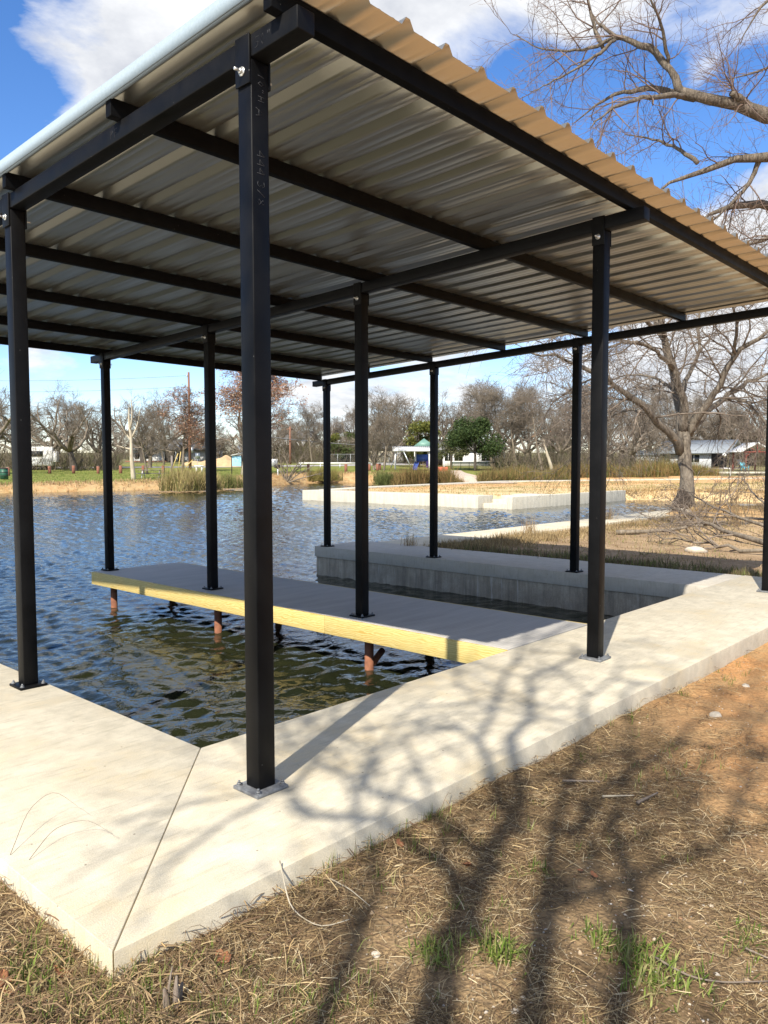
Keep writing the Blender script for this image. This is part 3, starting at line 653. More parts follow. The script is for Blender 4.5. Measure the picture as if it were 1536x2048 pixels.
limbs=[([(bx[0],bx[1],bz-.3)]+lp([(1373,1018,0),(1374,980,0),(1372,930,0),(1368,885,0),(1366,850,0)]),[.64,.54,.46,.42,.43,.40]),
 (lp([(1364,880,0),(1362,835,0),(1358,790,.2),(1340,720,.5),(1318,655,.8),(1300,600,1.2),(1280,520,1.6)]),[.36,.33,.30,.26,.22,.17,.1]),
 (lp([(1366,865,0),(1372,840,-.2),(1366,790,-.5),(1345,730,-.8),(1328,670,-1),(1310,600,-1.4),(1300,500,-2)]),[.36,.30,.27,.23,.2,.15,.08]),
 (lp([(1362,905,0),(1345,870,-.4),(1315,838,-.9),(1280,812,-1.4),(1235,775,-2),(1190,742,-2.6),(1120,715,-3.4),(1050,705,-4)]),[.34,.27,.23,.2,.16,.12,.08,.04]),
 (lp([(1376,870,0),(1392,835,-.3),(1425,795,-.6),(1445,750,-1),(1468,705,-1.3),(1510,680,-1.8),(1580,640,-2.2)]),[.32,.26,.22,.19,.16,.13,.06]),
 (lp([(1380,862,0),(1410,825,.4),(1450,795,.8),(1500,762,1.4),(1560,740,2)]),[.28,.22,.17,.13,.06]),
 (lp([(1450,795,.8),(1490,800,.4),(1520,830,0),(1545,865,-.2),(1560,900,-.3)]),[.12,.1,.08,.05,.02]),
 (lp([(1345,738,-.8),(1325,710,-1.4),(1295,690,-2),(1250,682,-2.8),(1190,700,-3.6),(1130,735,-4.3)]),[.15,.12,.1,.08,.05,.02]),
 (lp([(1366,800,.2),(1345,775,1),(1310,755,1.8),(1260,745,2.6),(1200,770,3.4)]),[.14,.11,.09,.06,.02]),
 (lp([(1300,825,-1.1),(1255,818,-.4),(1215,838,.2),(1170,870,.6)]),[.1,.07,.05,.02]),
 (lp([(1360,790,.2),(1385,740,1.2),(1400,690,2),(1395,620,2.8),(1410,540,3.4)]),[.17,.14,.11,.08,.04]),
 (lp([(1330,675,-1),(1290,640,-2),(1230,625,-3),(1150,650,-4),(1080,690,-5)]),[.13,.11,.08,.05,.02]),
 (lp([(1468,705,-1.3),(1475,650,-2),(1460,590,-2.6),(1450,500,-3)]),[.11,.09,.06,.03])]
bt=big_tree('elm_tree','big grey bare tree with a dark hollow foot beside the pond path',base,limbs,41,M['bark_near'],M['twig'],12,2.7,7,1.5,6,.9,.16,1,rm=(.014,.008,.0055),rs=.5,dry=40)
# dark hollow burr at the foot
c0=at(1366,1004,25.02)-np.array(base); m=MB(); th=np.linspace(-pi/2,pi/2,26)
m.tubes(np.array([[[0,0,.44*sin(a)] for a in th]]),np.array([[max(.02,.27*max(0,cos(a))**.7) for a in th]]),34)
V=m.V[0]; q=V*np.array([5.5,5.5,3.2]); n_=vnoise(q[:,0]+q[:,2]*.6,q[:,1]-q[:,2]*.8,5)+.5*vnoise(q[:,0]*2.6+q[:,2],q[:,1]*2.6+q[:,2]*1.7,6)
V*=(1+.65*(n_-.72))[:,None]; m.V[0]=V+c0-np.array([0,0,.1])
m.build('burr',bark('dark hollow bark',(.10,.08,.065),(.015,.012,.01),9,1.),bt,smooth=True)

d1=13.5
def lq(l): return [at(x,y,d1+dd) for x,y,dd in l]
nb=ground_uv(2050,14.0); nb=(nb[0],nb[1],gz(nb[0],nb[1]))
tk=[np.array(nb)+np.array([0,0,-.2]),np.array(nb)+np.array([0,0,2.]),np.array(nb)+np.array([-.2,.1,4.2]),np.array(nb)+np.array([-.3,.2,6.8]),np.array(nb)+np.array([-.2,.3,9.5])]
limbs=[(tk,[.42,.33,.30,.24,.12]),
 ([tk[2],*lq([(1850,330,.3),(1700,262,.2),(1600,236,.1),(1536,222,0),(1470,212,0),(1410,200,-.1),(1365,188,-.2)])],[.25,.22,.19,.16,.145,.12,.10,.085]),
 (lq([(1365,188,-.2),(1352,160,-.2),(1338,130,-.1),(1312,102,0),(1275,84,.1),(1240,73,.2),(1205,60,.3),(1185,30,.4)]),[.088,.08,.075,.07,.06,.045,.03,.015]),
 (lq([(1390,195,-.1),(1340,182,.2),(1290,175,.5),(1240,184,.7),(1190,212,.9),(1150,245,1)]),[.085,.07,.055,.04,.025,.01]),
 (lq([(1372,190,-.2),(1320,190,-.6),(1270,198,-.8),(1215,220,-1),(1180,250,-1.2)]),[.06,.05,.04,.025,.01]),
 (lq([(1240,76,.2),(1190,92,.3),(1140,105,.4),(1080,100,.5),(1030,70,.6)]),[.045,.035,.026,.016,.008]),
 (lq([(1230,80,.2),(1195,110,.1),(1150,140,0),(1110,160,-.1),(1060,185,-.2)]),[.04,.032,.024,.016,.008]),
 (lq([(1205,95,.3),(1190,60,.4),(1180,20,.4),(1172,-40,.4)]),[.045,.04,.03,.015]),
 (lq([(1336,128,-.1),(1330,85,-.3),(1322,40,-.5),(1300,0,-.7),(1290,-60,-.8)]),[.04,.034,.028,.02,.012]),
 ([tk[1]+np.array([0,0,.6]),*lq([(1800,420,.6),(1640,330,.5),(1536,312,.4),(1490,306,.3),(1440,312,.3),(1395,330,.3),(1335,362,.3),(1280,400,.3)])],[.2,.17,.14,.1,.085,.07,.055,.03,.008]),
 (lq([(1395,326,.3),(1365,300,.5),(1330,285,.7),(1290,275,.9),(1250,270,1)]),[.05,.04,.03,.018,.008]),
 ([tk[1],*lq([(1800,520,1.4),(1640,430,1.2),(1536,405,1.1),(1490,402,1),(1450,408,.9),(1415,430,.8),(1370,470,.8)])],[.2,.17,.13,.1,.08,.06,.035,.008]),
 (lq([(1520,312,.4),(1510,350,.5),(1490,380,.6),(1450,420,.7),(1420,445,.8)]),[.06,.05,.04,.03,.01]),
 (lq([(1700,150,.8),(1620,120,.8),(1560,125,.9),(1500,150,1),(1440,160,1.1)]),[.06,.045,.035,.02,.008]),
 (lq([(1720,30,.5),(1620,-20,.5),(1540,-10,.6),(1500,40,.7),(1480,90,.8)]),[.06,.05,.035,.02,.008]),
 (lq([(1620,470,2),(1560,470,2),(1520,480,2),(1470,500,2.1)]),[.07,.06,.045,.02]),
 (lq([(1500,215,0),(1478,195,-.15),(1462,186,-.2)]),[.09,.075,.06])]
big_tree('elm_tree','rough barked bare tree reaching in over the roof from the right edge',nb,limbs,52,M['bark_ridge'],M['twig_red'],9,1.15,5,.75,4,.42,.05,1,rm=(.0058,.0038,.0028),rs=.85)

# the many-stemmed tree behind the photographer that dapples the walkway and grass
AZ,EL=radians(21.7),radians(43.6)
sb=np.array([-5.2,-3.68,-.1]); g=np.random.default_rng(9); limbs=[]
lat=np.array([-sin(AZ),cos(AZ)]); al=np.array([cos(AZ),sin(AZ)]); o0=sb[:2]@lat
def stem(bear,r0,tipz,roots=True):
    """a stem of that tree, from the line its shade draws over the ground"""
    pts=[]
    for x,y in bear:
        q=ray(x,y); k=(-.1-CAM[2])/q[2]; G=(CAM+q*k)[:2]; w_=G@lat; a_=(G-sb[:2])@al; pts.append((w_,(a_)*math.tan(EL)))
    if roots: pts=[(o0,0.),(o0+(pts[0][0]-o0)*.45,pts[0][1]*.35),(o0+(pts[0][0]-o0)*.85,pts[0][1]*.75)]+pts
    wl,zl=pts[-1]; wp=pts[-2][0]
    pts+= [(wl+(wl-wp)*.8+.05,zl+1.2),(wl+(wl-wp)*1.2-.1,tipz)]
    P=[(sb[0]+lat[0]*(w_-o0),sb[1]+lat[1]*(w_-o0),z+sb[2]) for w_,z in pts]; n=len(P)
    return (P,[r0*(1-.8*(k/(n-1))**1.2) for k in range(n)])
limbs.append(stem([(905,2035),(962,1880),(1002,1742),(1048,1667),(1063,1566),(1058,1500)],.095,9.6))
limbs.append(stem([(1108,2035),(1073,1904),(1088,1828),(1108,1717),(1139,1667),(1149,1576),(1169,1500)],.065,9.2))
limbs.append(stem([(1290,2035),(1255,1919),(1262,1803),(1250,1702),(1268,1616),(1245,1500)],.06,8.6))
limbs.append(stem([(690,2040),(735,1930),(765,1850),(782,1750),(745,1690),(690,1640)],.045,7.6))
limbs.append(stem([(962,1880),(900,1760),(860,1690),(800,1655),(690,1640),(560,1665)],.04,7.4,False))
limbs.append(stem([(1048,1667),(1000,1600),(960,1500),(1010,1400),(1040,1330)],.035,9,False))
limbs.append(stem([(1002,1742),(900,1640),(760,1600),(640,1560)],.032,8,False))
limbs.append(stem([(1139,1667),(1230,1560),(1330,1480),(1420,1440)],.034,8.5,False))
limbs.append(stem([(1088,1828),(1200,1770),(1330,1740),(1450,1690)],.034,7.5,False))
limbs=[([(sb[0],sb[1],-.3),(sb[0],sb[1],0),(sb[0],sb[1],.5)],[.3,.24,.2])]+limbs
big_tree('elm_tree','many-stemmed bare tree behind the viewpoint that shades the walkway corner',tuple(sb),limbs,63,M['bark_near'],M['twig'],9,1.6,4,.8,3,.4,.0,1,rm=(.013,.008,.0045),rs=1.,wobble=.006)

# ------------------------------------------------------------------ far side: houses, playground, park furniture
def local(x,d,yaw_extra=0):
    """plan origin d metres ahead on a bearing, with local x to the right, y away from the viewpoint"""
    u_,v_=ground_uv(x,d); return (u_,v_,gz(u_,v_)),math.atan2(R2[1],R2[0])+yaw_extra
def part(nm,mat,t_,boxes=(),polys=(),bev=0,cyls=()):
    m=MB()
    for a,b_ in boxes: m.box(a,b_)
    for V,Q in polys: m.add(V,[q for q in Q if len(q)==4],[q for q in Q if len(q)==3])
    for c,r0,r1,z0,z1 in cyls: m.cyl(c,r0,r1,z0,z1,14)
    return m.build(nm,mat,t_,bevel=bev)
def gable(x0,x1,y0,y1,ze,zr,th=.14,ov=0):
    """roof slabs with the ridge along x"""
    ym=(y0+y1)/2; out=[]
    for ya,yb in ((y0-ov,ym),(y1+ov,ym)):
        za=ze-(zr-ze)*ov/(ym-y0)
        V=[(x0,ya,za),(x1,ya,za),(x1,yb,zr),(x0,yb,zr),(x0,ya,za+th),(x1,ya,za+th),(x1,yb,zr+th),(x0,yb,zr+th)]
        out.append((V,[[3,2,1,0],[4,5,6,7],[0,1,5,4],[1,2,6,5],[2,3,7,6],[3,0,4,7]]))
    return out
# grey blue house on the right
loc,rz=local(1432,118); h=thing('house','low pale house with a blue grey metal roof and shaded gable porch','house',loc,rz+radians(-38))
part('wall',M['wht2'],h,[((-9,.3,-.5),(-.9,9,2.45))])
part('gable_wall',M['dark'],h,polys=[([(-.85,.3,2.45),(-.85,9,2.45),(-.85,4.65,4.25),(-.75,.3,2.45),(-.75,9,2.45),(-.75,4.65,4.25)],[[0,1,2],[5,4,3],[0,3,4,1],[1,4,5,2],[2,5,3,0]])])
part('roof',M['metalroof'],h,polys=gable(-9.6,1.9,0,9.3,2.5,4.35,.12,.5))
part('porch_floor',M['tablew'],h,[((-.85,.2,-.4),(2,9.2,.15))])
for y_ in (.35,3.2,6.1,8.9): part('porch_post',M['dark'],h,[((1.7,y_-.07,.15),(1.84,y_+.07,2.5))])
part('porch_wall',M['dark'],h,[((-.88,.4,.15),(-.84,8.9,2.44))])  # porch shade put into the dark colour of this wall and the gable
for x_,w_ in ((-7.6,.55),(-3.4,.8),(-6.2,.0)):
    if w_: wf=part('window',M['glass'],h,[((x_-w_,.26,.95),(x_+w_,.30,2.15))]); part('window_frame',M['white'],wf,[((x_-w_-.08,.24,.87),(x_+w_+.08,.262,.95)),((x_-.04,.235,.95),(x_+.04,.262,2.15)),((x_-w_-.08,.24,2.15),(x_+w_+.08,.262,2.23))])
part('chimney_vent',M['galv'],h,cyls=[((-6.5,3.5),.12,.12,3.5,4.5)])
# timber pavilion
loc,rz=local(1513,104); p_=thing('pavilion','small red timber pavilion with a white gable roof at the right edge','pavilion',loc,rz)
part('roof',M['white'],p_,polys=[([(-2.15,-.2,2.55),(0,-.2,3.75),(0,4.2,3.75),(-2.15,4.2,2.55),(-2.15,-.2,2.65),(0,-.2,3.87),(0,4.2,3.87),(-2.15,4.2,2.65)],[[0,1,2,3],[7,6,5,4],[0,4,5,1],[1,5,6,2],[2,6,7,3],[3,7,4,0]]),([(2.15,-.2,2.55),(0,-.2,3.75),(0,4.2,3.75),(2.15,4.2,2.55),(2.15,-.2,2.65),(0,-.2,3.87),(0,4.2,3.87),(2.15,4.2,2.65)],[[3,2,1,0],[4,5,6,7],[1,5,4,0],[2,6,5,1],[3,7,6,2],[0,4,7,3]])])
for x_ in (-1.5,1.5):
    for y_ in (.1,3.8): part('post',M['redwood'],p_,[((x_-.1,y_-.1,-.5),(x_+.1,y_+.1,2.6))])
m=MB(); m.box((-1.9,-.02,2.5),(1.9,.08,2.68)); m.tube([(0,.03,2.6),(0,.03,3.6)],.07,6)
for a,b_ in (((-.05,2.65),(-.9,3.1)),((.05,2.65),(.9,3.1)),((-1.4,2.0),(-.9,2.55)),((1.4,2.0),(.9,2.55))): m.tube([(a[0],.03,a[1]),(b_[0],.03,b_[1])],.06,6)
m.build('truss',M['redwood'],p_)
def chair(nm,label,mat,x,d,dz=0,rz0=0):
    loc,rz=local(x,d); c=thing(nm,label,'chair',(loc[0],loc[1],loc[2]+dz),rz+rz0)
    part('seat',mat,c,[((-.3,-.3,.36),(.3,.28,.42))]); part('backrest',mat,c,polys=[([(-.3,.26,.4),(.3,.26,.4),(.34,.5,1.05),(-.34,.5,1.05),(-.3,.32,.4),(.3,.32,.4),(.34,.56,1.05),(-.34,.56,1.05)],[[3,2,1,0],[4,5,6,7],[0,1,5,4],[1,2,6,5],[2,3,7,6],[3,0,4,7]])])
    for x_ in (-.36,.3): part('armrest',mat,c,[((x_,-.34,.56),(x_+.08,.4,.6))])
    for x_ in (-.33,.27):
        for y_ in (-.3,.26): part('leg',mat,c,[((x_,y_,0),(x_+.06,y_+.06,.56 if y_<0 else .4))])
    return c
chair('garden_chair','turquoise plastic garden chair standing on the lawn left of the red pavilion',M['cyan'],1489,98,.25,.3)
chair('garden_chair','white garden chair in the shade of the house porch',M['white'],1478,108,.5,-.4)
chair('garden_chair','dark garden chair in the porch shade right of the white one',M['dark'],1497,108,.4,.2)
loc,rz=local(1447,104); l_=thing('globe_lamp','white globe lamp on a thin dark post in front of the porch','lamp',loc,rz); part('post',M['dark'],l_,cyls=[((0,0),.05,.04,0,2.0)])
m=MB(); th=np.linspace(-pi/2,pi/2,9); m.tubes(np.array([[[0,0,2.2+.26*sin(q)] for q in th]]),np.array([[max(.02,.26*cos(q)) for q in th]]),14); m.build('globe',M['globe'],l_,smooth=True)
# deck edge and pipe at the water in front of the house
loc,rz=local(1470,88); q_=thing('fishing_deck','low grey deck at the water in front of the house','deck',(loc[0],loc[1],.0),rz); part('platform',M['conc_far'],q_,[((-1.9,0,.35),(4.5,2.4,.55))]); 
for x_ in (-1.8,.3,2.4,4.3): part('leg',M['dark'],q_,[((x_-.07,.1,-.8),(x_+.07,.25,.35))])
loc,rz=local(1460,87); q_=thing('water_pipe','white bent water pipe beside the low deck','pipe',(loc[0],loc[1],0),rz); m=MB(); m.tube([(0,0,-.4),(0,0,.8),(-.1,0,.95),(-.75,0,.98)],.06,8); m.build('pipe',M['white'],q_,smooth=True)
loc,rz=local(1294,118); q_=thing('shed','small white shed half hidden behind the big tree','shed',loc,rz); part('wall',M['white'],q_,[((-1.6,0,-.4),(1.6,3,2.0))]); part('roof',M['metalroof'],q_,polys=gable(-1.8,1.8,-.2,3.2,2.0,2.7,.1)); part('door',M['wht2'],q_,[((-.4,-.04,0),(.4,-.002,1.7))])
# house behind the dark oak
loc,rz=local(935,138); h=thing('house','white house with dark windows half hidden behind the dark live oak','house',loc,rz); part('wall',M['white'],h,[((-6.6,0,-.6),(6.6,7,2.7))]); part('roof',M['greyroof'],h,polys=gable(-7,7,-.5,7.5,2.7,4.4,.15))
for x_ in (-3.4,-1.6,3.2): wf=part('window',M['glass'],h,[((x_-.75,-.05,.9),(x_+.75,-.002,2.2))]); part('window_frame',M['white'],wf,[((x_-.05,-.08,.9),(x_+.05,-.052,2.2))])
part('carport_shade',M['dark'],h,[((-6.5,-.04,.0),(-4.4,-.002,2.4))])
loc,rz=local(790,150); h=thing('house','cream house behind the white playground pavilion','house',loc,rz); part('wall',simple('cream siding',(.66,.60,.46),(.58,.52,.4)),h,[((-5,0,-.6),(5,6,2.5))]); part('roof',M['greyroof'],h,polys=gable(-5.4,5.4,-.4,6.4,2.5,4,.15)); part('door',M['white'],h,[((.6,-.05,0),(2.2,-.002,2.0))])
# pale building across the road on the left
loc,rz=local(352,152); h=thing('building','long white building with a low grey roof across the road','building',loc,rz+.12); part('wall',M['white'],h,[((-8.6,0,-.8),(8.2,9,2.15))]); part('roof',M['greyroof'],h,polys=gable(-9.2,8.8,-1.2,10,2.15,4.3,.15))
part('garage_door',M['dark'],h,[((-2.0,-.06,-.6),(-.1,-.002,1.9))])
for x_ in (-7.2,-5.2): part('window',M['glass'],h,[((x_-.4,-.06,.5),(x_+.4,-.002,1.7))])
for x_ in (-2.25,.15,.7): part('porch_post',M['white'] if x_<.5 else M['dark'],h,[((x_-.12,-.9,-.6),(x_+.12,-.66,2.0))])
part('planter_wall',M['postwood'],h,[((-9,-2.4,-.9),(.3,-2.1,.1))])
loc,rz=local(505,165); h=thing('building','small pale blue grey shed far behind the blue board','shed',loc,rz); part('wall',M['wht2'],h,[((-3,0,-1),(3,4,2.0))]); part('roof',M['metalroof'],h,polys=gable(-3.3,3.3,-.3,4.3,2,3,.12))
loc,rz=local(592,175); h=thing('house','pale house almost hidden in the trees behind the far pole','house',loc,rz); part('wall',M['white'],h,[((-4,0,-1),(4,6,4.5))]); part('roof',M['greyroof'],h,polys=gable(-4.4,4.4,-.3,6.3,4.5,6.2,.12)); part('window',M['glass'],h,[((-1,-.05,2),(.4,-.002,3.4))])
# trailer
loc,rz=local(84,101); q_=thing('camper_trailer','white ribbed camper trailer parked among the bare trees on the left','trailer',loc,rz+.25); part('body',M['white'],q_,[((-2.2,0,.55),(1.4,2.2,3.0)),((1.41,.1,1.0),(1.9,2.1,2.4))],bev=.12)
m=MB()
for z_ in np.arange(.75,1.5,.16): m.box((-2.15,-.03,z_),(1.3,-.002,z_+.06))
m.build('siding_rib',M['galv'],q_); part('window',M['glass'],q_,[((-1.2,-.05,1.75),(.2,-.004,2.45))])
for x_ in (-.9,.1): m=MB(); m.tubes(np.array([[[x_,.1,.38],[x_,.34,.38]]]),np.array([[.38,.38]]),16); m.build('wheel',M['dark'],q_)
# bollards
bl=[(17,78),(100,86),(148,87),(197,86),(242,87),(287,88),(327,89),(617,92),(692,92),(739,97),(755,96),(760,101)]
bo=None
for i,(x,d) in enumerate(bl):
    loc=place(x,d,-.05); lab=f'rust brown timber post, {ordn(i)} from the left along the far lawn'
    if bo is None:
        bo=thing('timber_bollard',lab,'bollard',loc,0,'timber posts along the far lawn'); part('post',M['postwood'],bo,cyls=[((0,0),.17,.165,-.2,.92)]); part('cap',M['tablew'],bo,cyls=[((0,0),.155,.12,.922,.95)])
    else: dup(bo,loc,i*.7,lab,random.uniform(.92,1.08))
# trash drum
loc=place(9,68); q_=thing('trash_drum','dark green trash drum on the lawn at the left edge','trash can',loc); part('drum',M['green'],q_,cyls=[((0,0),.33,.33,.05,.95)]); part('hoop',M['dark'],q_,cyls=[((0,0),.35,.35,.32,.36),((0,0),.35,.35,.64,.68)]); part('lid',M['dark'],q_,cyls=[((0,0),.36,.30,.952,1.02)])
# picnic table
loc,rz=local(304,71); q_=thing('picnic_table','grey plank picnic table with benches on the far lawn','picnic table',loc,rz+.1)
part('table_top',M['tablew'],q_,[((-1.15,-.38,.72),(1.15,.38,.77))])
for y_ in (-.85,.6): part('bench',M['tablew'],q_,[((-1.25,y_,.42),(1.25,y_+.25,.46))])
for x_ in (-.75,.75): m=MB(); m.tube([(x_,-.75,0),(x_,-.25,.74)],.04,6); m.tube([(x_,.75,0),(x_,.25,.74)],.04,6); m.box((x_-.03,-.8,.37),(x_+.03,.8,.41)); m.build('frame',M['white'] if x_<0 else M['tablew'],q_)
# utility poles and wires
ptop=at(379.5,746,101); loc=place(381,101); q_=thing('utility_pole','tall reddish wooden utility pole in front of the leafy sycamores','utility pole',loc); part('pole',M['polewood'],q_,cyls=[((0,0),.2,.13,-.5,ptop[2]-loc[2])]); part('insulator',M['galv'],q_,[((-.35,-.06,ptop[2]-loc[2]-.55),(-.13,.06,ptop[2]-loc[2]-.42)),((-.3,-.06,ptop[2]-loc[2]-2.0),(-.14,.06,ptop[2]-loc[2]-1.85))]); part('transformer_box',M['galv'],q_,[((.14,-.15,2.2),(.4,.15,2.9))])
loc2=place(581,130); q2=thing('utility_pole','thin rusty pole far behind the fallen shrub','utility pole',loc2); part('pole',M['polewood'],q2,cyls=[((0,0),.2,.15,-.5,6.2)]); part('crossarm',M['polewood'],q2,[((-.6,-.05,5.7),(.6,.05,5.85))])
def wire(label,A_,B_,sag,r):
    A_,B_=np.array(A_),np.array(B_); tt=np.linspace(0,1,24); P=A_+(B_-A_)*tt[:,None]; P[:,2]-=sag*4*tt*(1-tt); m=MB(); m.tube(P,r,5); o=m.build('power_line',M['wire']); tag(o,label,'power line')
wire('upper thin power line running left from the tall utility pole',at(378,751,101),at(-420,742,112),1.0,.022)
wire('lower thin power line running left from the tall utility pole',at(378,773,101),at(-420,768,112),.9,.022)
wire('thick grey cable sloping right behind the fallen shrub toward the cedars',at(535,873,128),at(800,893,134),.3,.07)
# park signs and boxes
loc,rz=local(473,84); q_=thing('notice_board','light blue notice board with a small roof on thin posts','notice board',loc,rz); part('panel',M['board'],q_,[((-.42,-.04,.85),(.55,.04,1.95))],bev=.01); part('roof',M['white'],q_,polys=[([(-.5,-.3,1.97),(.65,-.3,2.2),(.65,.3,2.2),(-.5,.3,1.97),(-.5,-.3,2.03),(.65,-.3,2.28),(.65,.3,2.28),(-.5,.3,2.03)],[[3,2,1,0],[4,5,6,7],[0,1,5,4],[1,2,6,5],[2,3,7,6],[3,0,4,7]])])
for x_ in (-.48,.62): part('post',M['dark'],q_,[((x_-.04,-.05,-.3),(x_+.04,.05,2.0))])
loc,rz=local(548,92); q_=thing('sign_panel','plain white sign panel on posts right of the near post','sign',loc,rz); part('panel',M['white'],q_,[((-.6,-.03,.6),(.45,.03,1.5))]); 
for x_ in (-.5,.35): part('post',M['galv'],q_,[((x_-.03,.035,-.2),(x_+.03,.09,1.4))])
loc,rz=local(555,80); q_=thing('mailbox','black mailbox on a pale post near the fallen shrub','mailbox',loc,rz); part('box',M['dark'],q_,[((-.3,-.22,.72),(.3,.22,1.1))],bev=.1); part('post',M['white'],q_,[((-.0,-.05,-.2),(.12,.05,.72))])
loc,rz=local(393,98); q_=thing('sign_panel','grey back of a small road sign beside the utility pole','sign',loc,rz); part('panel',M['galv'],q_,[((-.1,-.02,1.5),(.5,.02,2.2))]); part('post',M['galv'],q_,[((.16,.025,-.2),(.22,.07,2.1))])
loc,rz=local(345,93); q_=thing('fence_post','pale weathered square post between the table and the utility pole','post',loc,rz); part('post',M['tablew'],q_,[((-.12,-.12,-.2),(.12,.12,1.9))]); part('cap',M['tablew'],q_,[((-.15,-.15,1.902),(.15,.15,1.96))])
loc,rz=local(399,92); q_=thing('park_bench','low white bench beside the reed clump','bench',loc,rz); part('seat',M['white'],q_,[((-.55,-.2,.62),(.55,.2,.76))]); part('leg',M['white'],q_,[((-.4,-.12,-.1),(-.25,.12,.62))]); part('leg',M['white'],q_,[((.25,-.12,-.1),(.4,.12,.62))])
def heap(nm,label,cat,x,d,w,hh,mat,seed):
    loc,rz=local(x,d); g=np.random.default_rng(seed); nx,ny=26,14; m=MB(); X,Y=np.meshgrid(np.linspace(-1,1,nx),np.linspace(-1,1,ny),indexing='ij'); r=np.sqrt(X*X+Y*Y)
    Z=np.clip(1-r*r,0,1)**.7*hh*(.7+.6*vnoise(X*3+seed,Y*3,seed))-.1; I=np.arange(nx*ny).reshape(nx,ny)
    m.add(np.stack([X*w,Y*w*.6,Z],-1).reshape(-1,3),np.stack([I[:-1,:-1],I[1:,:-1],I[1:,1:],I[:-1,1:]],-1).reshape(-1,4)); o=m.build(nm,mat,smooth=True); o.location=loc; o.rotation_euler=(0,0,rz); tag(o,label,cat)
heap('dirt_heap','tan dirt heap behind the light blue board','dirt heap',452,118,3.0,1.6,M['dirtm'],3)
heap('dirt_heap','low tan dirt heap right of the utility pole','dirt heap',402,125,3.2,.8,M['dirtm'],5)
# yellow cut stalks by the pole
loc,rz=local(366,90); q_=thing('bent_pipes','pale yellow bent pipes sticking up beside the utility pole','pipe',loc,rz)
for pl in ([(-1.3,0,0),(-.9,0,1.2),(-.5,0,2.2)],[(-.5,.1,0),(-.4,.1,1.2),(-.2,.1,2.4)],[(.1,0,0),(.6,0,.9),(1.2,0,1.5)]): m=MB(); m.tube(pl,.05,6); m.build('pipe',M['pine'],q_)
# chain link fence, road rail
loc,rz=local(694,128); q_=thing('chain_fence','grey chain link fence in front of the cedars','fence',loc,rz+.05)
for x_ in np.arange(-3.6,9,2.1): part('post',M['chain'],q_,cyls=[((x_,0),.045,.045,-.3,1.75)])
m=MB(); m.tube([(-3.6,0,1.7),(8.7,0,1.7)],.03,6); m.build('rail',M['chain'],q_)
m=MB(); 
for k in np.arange(-3.6,8.5,.35):
    m.tube([(k,0,0),(min(k+1.7,8.6),0,1.7)],.008,3); m.tube([(k+1.7,0.01,0),(k,0.01,1.7)],.008,3)
m.build('mesh',M['chain'],q_)
loc,rz=local(655,112); q_=thing('road_barrier','long white pipe barrier along the park road','barrier',loc,rz+.02); m=MB(); m.tube([(-4.1,0,.62),(6.2,0,.62)],.1,8); m.build('rail',M['white'],q_)
for x_ in (-3.8,-1,1.8,4.6): part('post',M['galv'],q_,cyls=[((x_,.0),.06,.06,-.3,.52)])
loc,rz=local(955,112); q_=thing('chain_fence','low green fence in front of the white house behind the oak','fence',loc,rz)
for x_ in np.arange(-3.6,3.7,1.2): part('post',M['green'],q_,cyls=[((x_,0),.04,.04,-.2,1.2)])
part('rail',M['green'],q_,[((-3.6,.05,.95),(3.6,.09,1.15))]); part('rail',M['green'],q_,[((-3.6,.05,.1),(3.6,.09,.2))])
m=MB()
for k in np.arange(-3.6,3.6,.12): m.box((k,.06,.2),(k+.03,.08,.95))
m.build('slats',M['green'],q_)
# roads and paths laid on the ground
def ribbon(name,pts,wid,mat,lift=.03,nsub=60):
    p,_=resample(np.array([(x,d,0) for x,d in pts],float),np.ones(len(pts)),nsub); m=MB(); V=[]
    C=np.array([ground_uv(x,d) for x,d,_ in p]); T=np.gradient(C,axis=0); T/=np.linalg.norm(T,axis=1,keepdims=True); Nn=np.stack([-T[:,1],T[:,0]],-1)
    for k in (-1,-.33,.33,1): V.append(C+Nn*k*wid/2)
    V=np.stack(V,1); Z=terrain(V[...,0],V[...,1])[0]+lift; I=np.arange(nsub*4).reshape(nsub,4)
    m.add(np.concatenate([V,Z[...,None]],-1).reshape(-1,3),np.stack([I[:-1,:-1],I[1:,:-1],I[1:,1:],I[:-1,1:]],-1).reshape(-1,4)); tag(m.build(name,mat,smooth=True),kind='structure')
ribbon('park_road',[(-300,112),(200,113),(420,116),(560,120),(720,124),(900,160)],7,M['road'])
ribbon('gravel_path',[(1000,62),(960,72),(930,84),(908,96),(900,110)],3.0,M['path'],.04)

# playground
loc,rz=local(824,104); q_=thing('playground_pavilion','white ribbed open pavilion on thin posts beside the playground','pavilion',loc,rz)
part('roof',M['white'],q_,polys=gable(-2.6,2.7,-.2,3.6,2.55,3.15,.08))
m=MB()
for x_ in np.arange(-2.5,2.7,.28): 
    for s in (0,1):
        V=np.array([(x_,-.2,2.64),(x_+.06,-.2,2.64),(x_+.06,1.7,3.24),(x_,1.7,3.24),(x_,-.2,2.7),(x_+.06,-.2,2.7),(x_+.06,1.7,3.3),(x_,1.7,3.3)]); 
        if s: V[:,1]=3.4-V[:,1]; 
        m.add(V,[[4,5,6,7],[0,1,5,4],[1,2,6,5],[2,3,7,6],[3,0,4,7]])
m.build('roof_rib',M['white'],q_)
for x_,y_ in ((-2.2,.2),(2.3,.2),(-2.2,3.2),(2.3,3.2)): part('post',M['white'],q_,[((x_-.07,y_-.07,-.3),(x_+.07,y_+.07,2.6))])
loc,rz=local(848,107); q_=thing('play_tower','playground tower with a green pyramid roof, blue panels and slides','play tower',loc,rz)
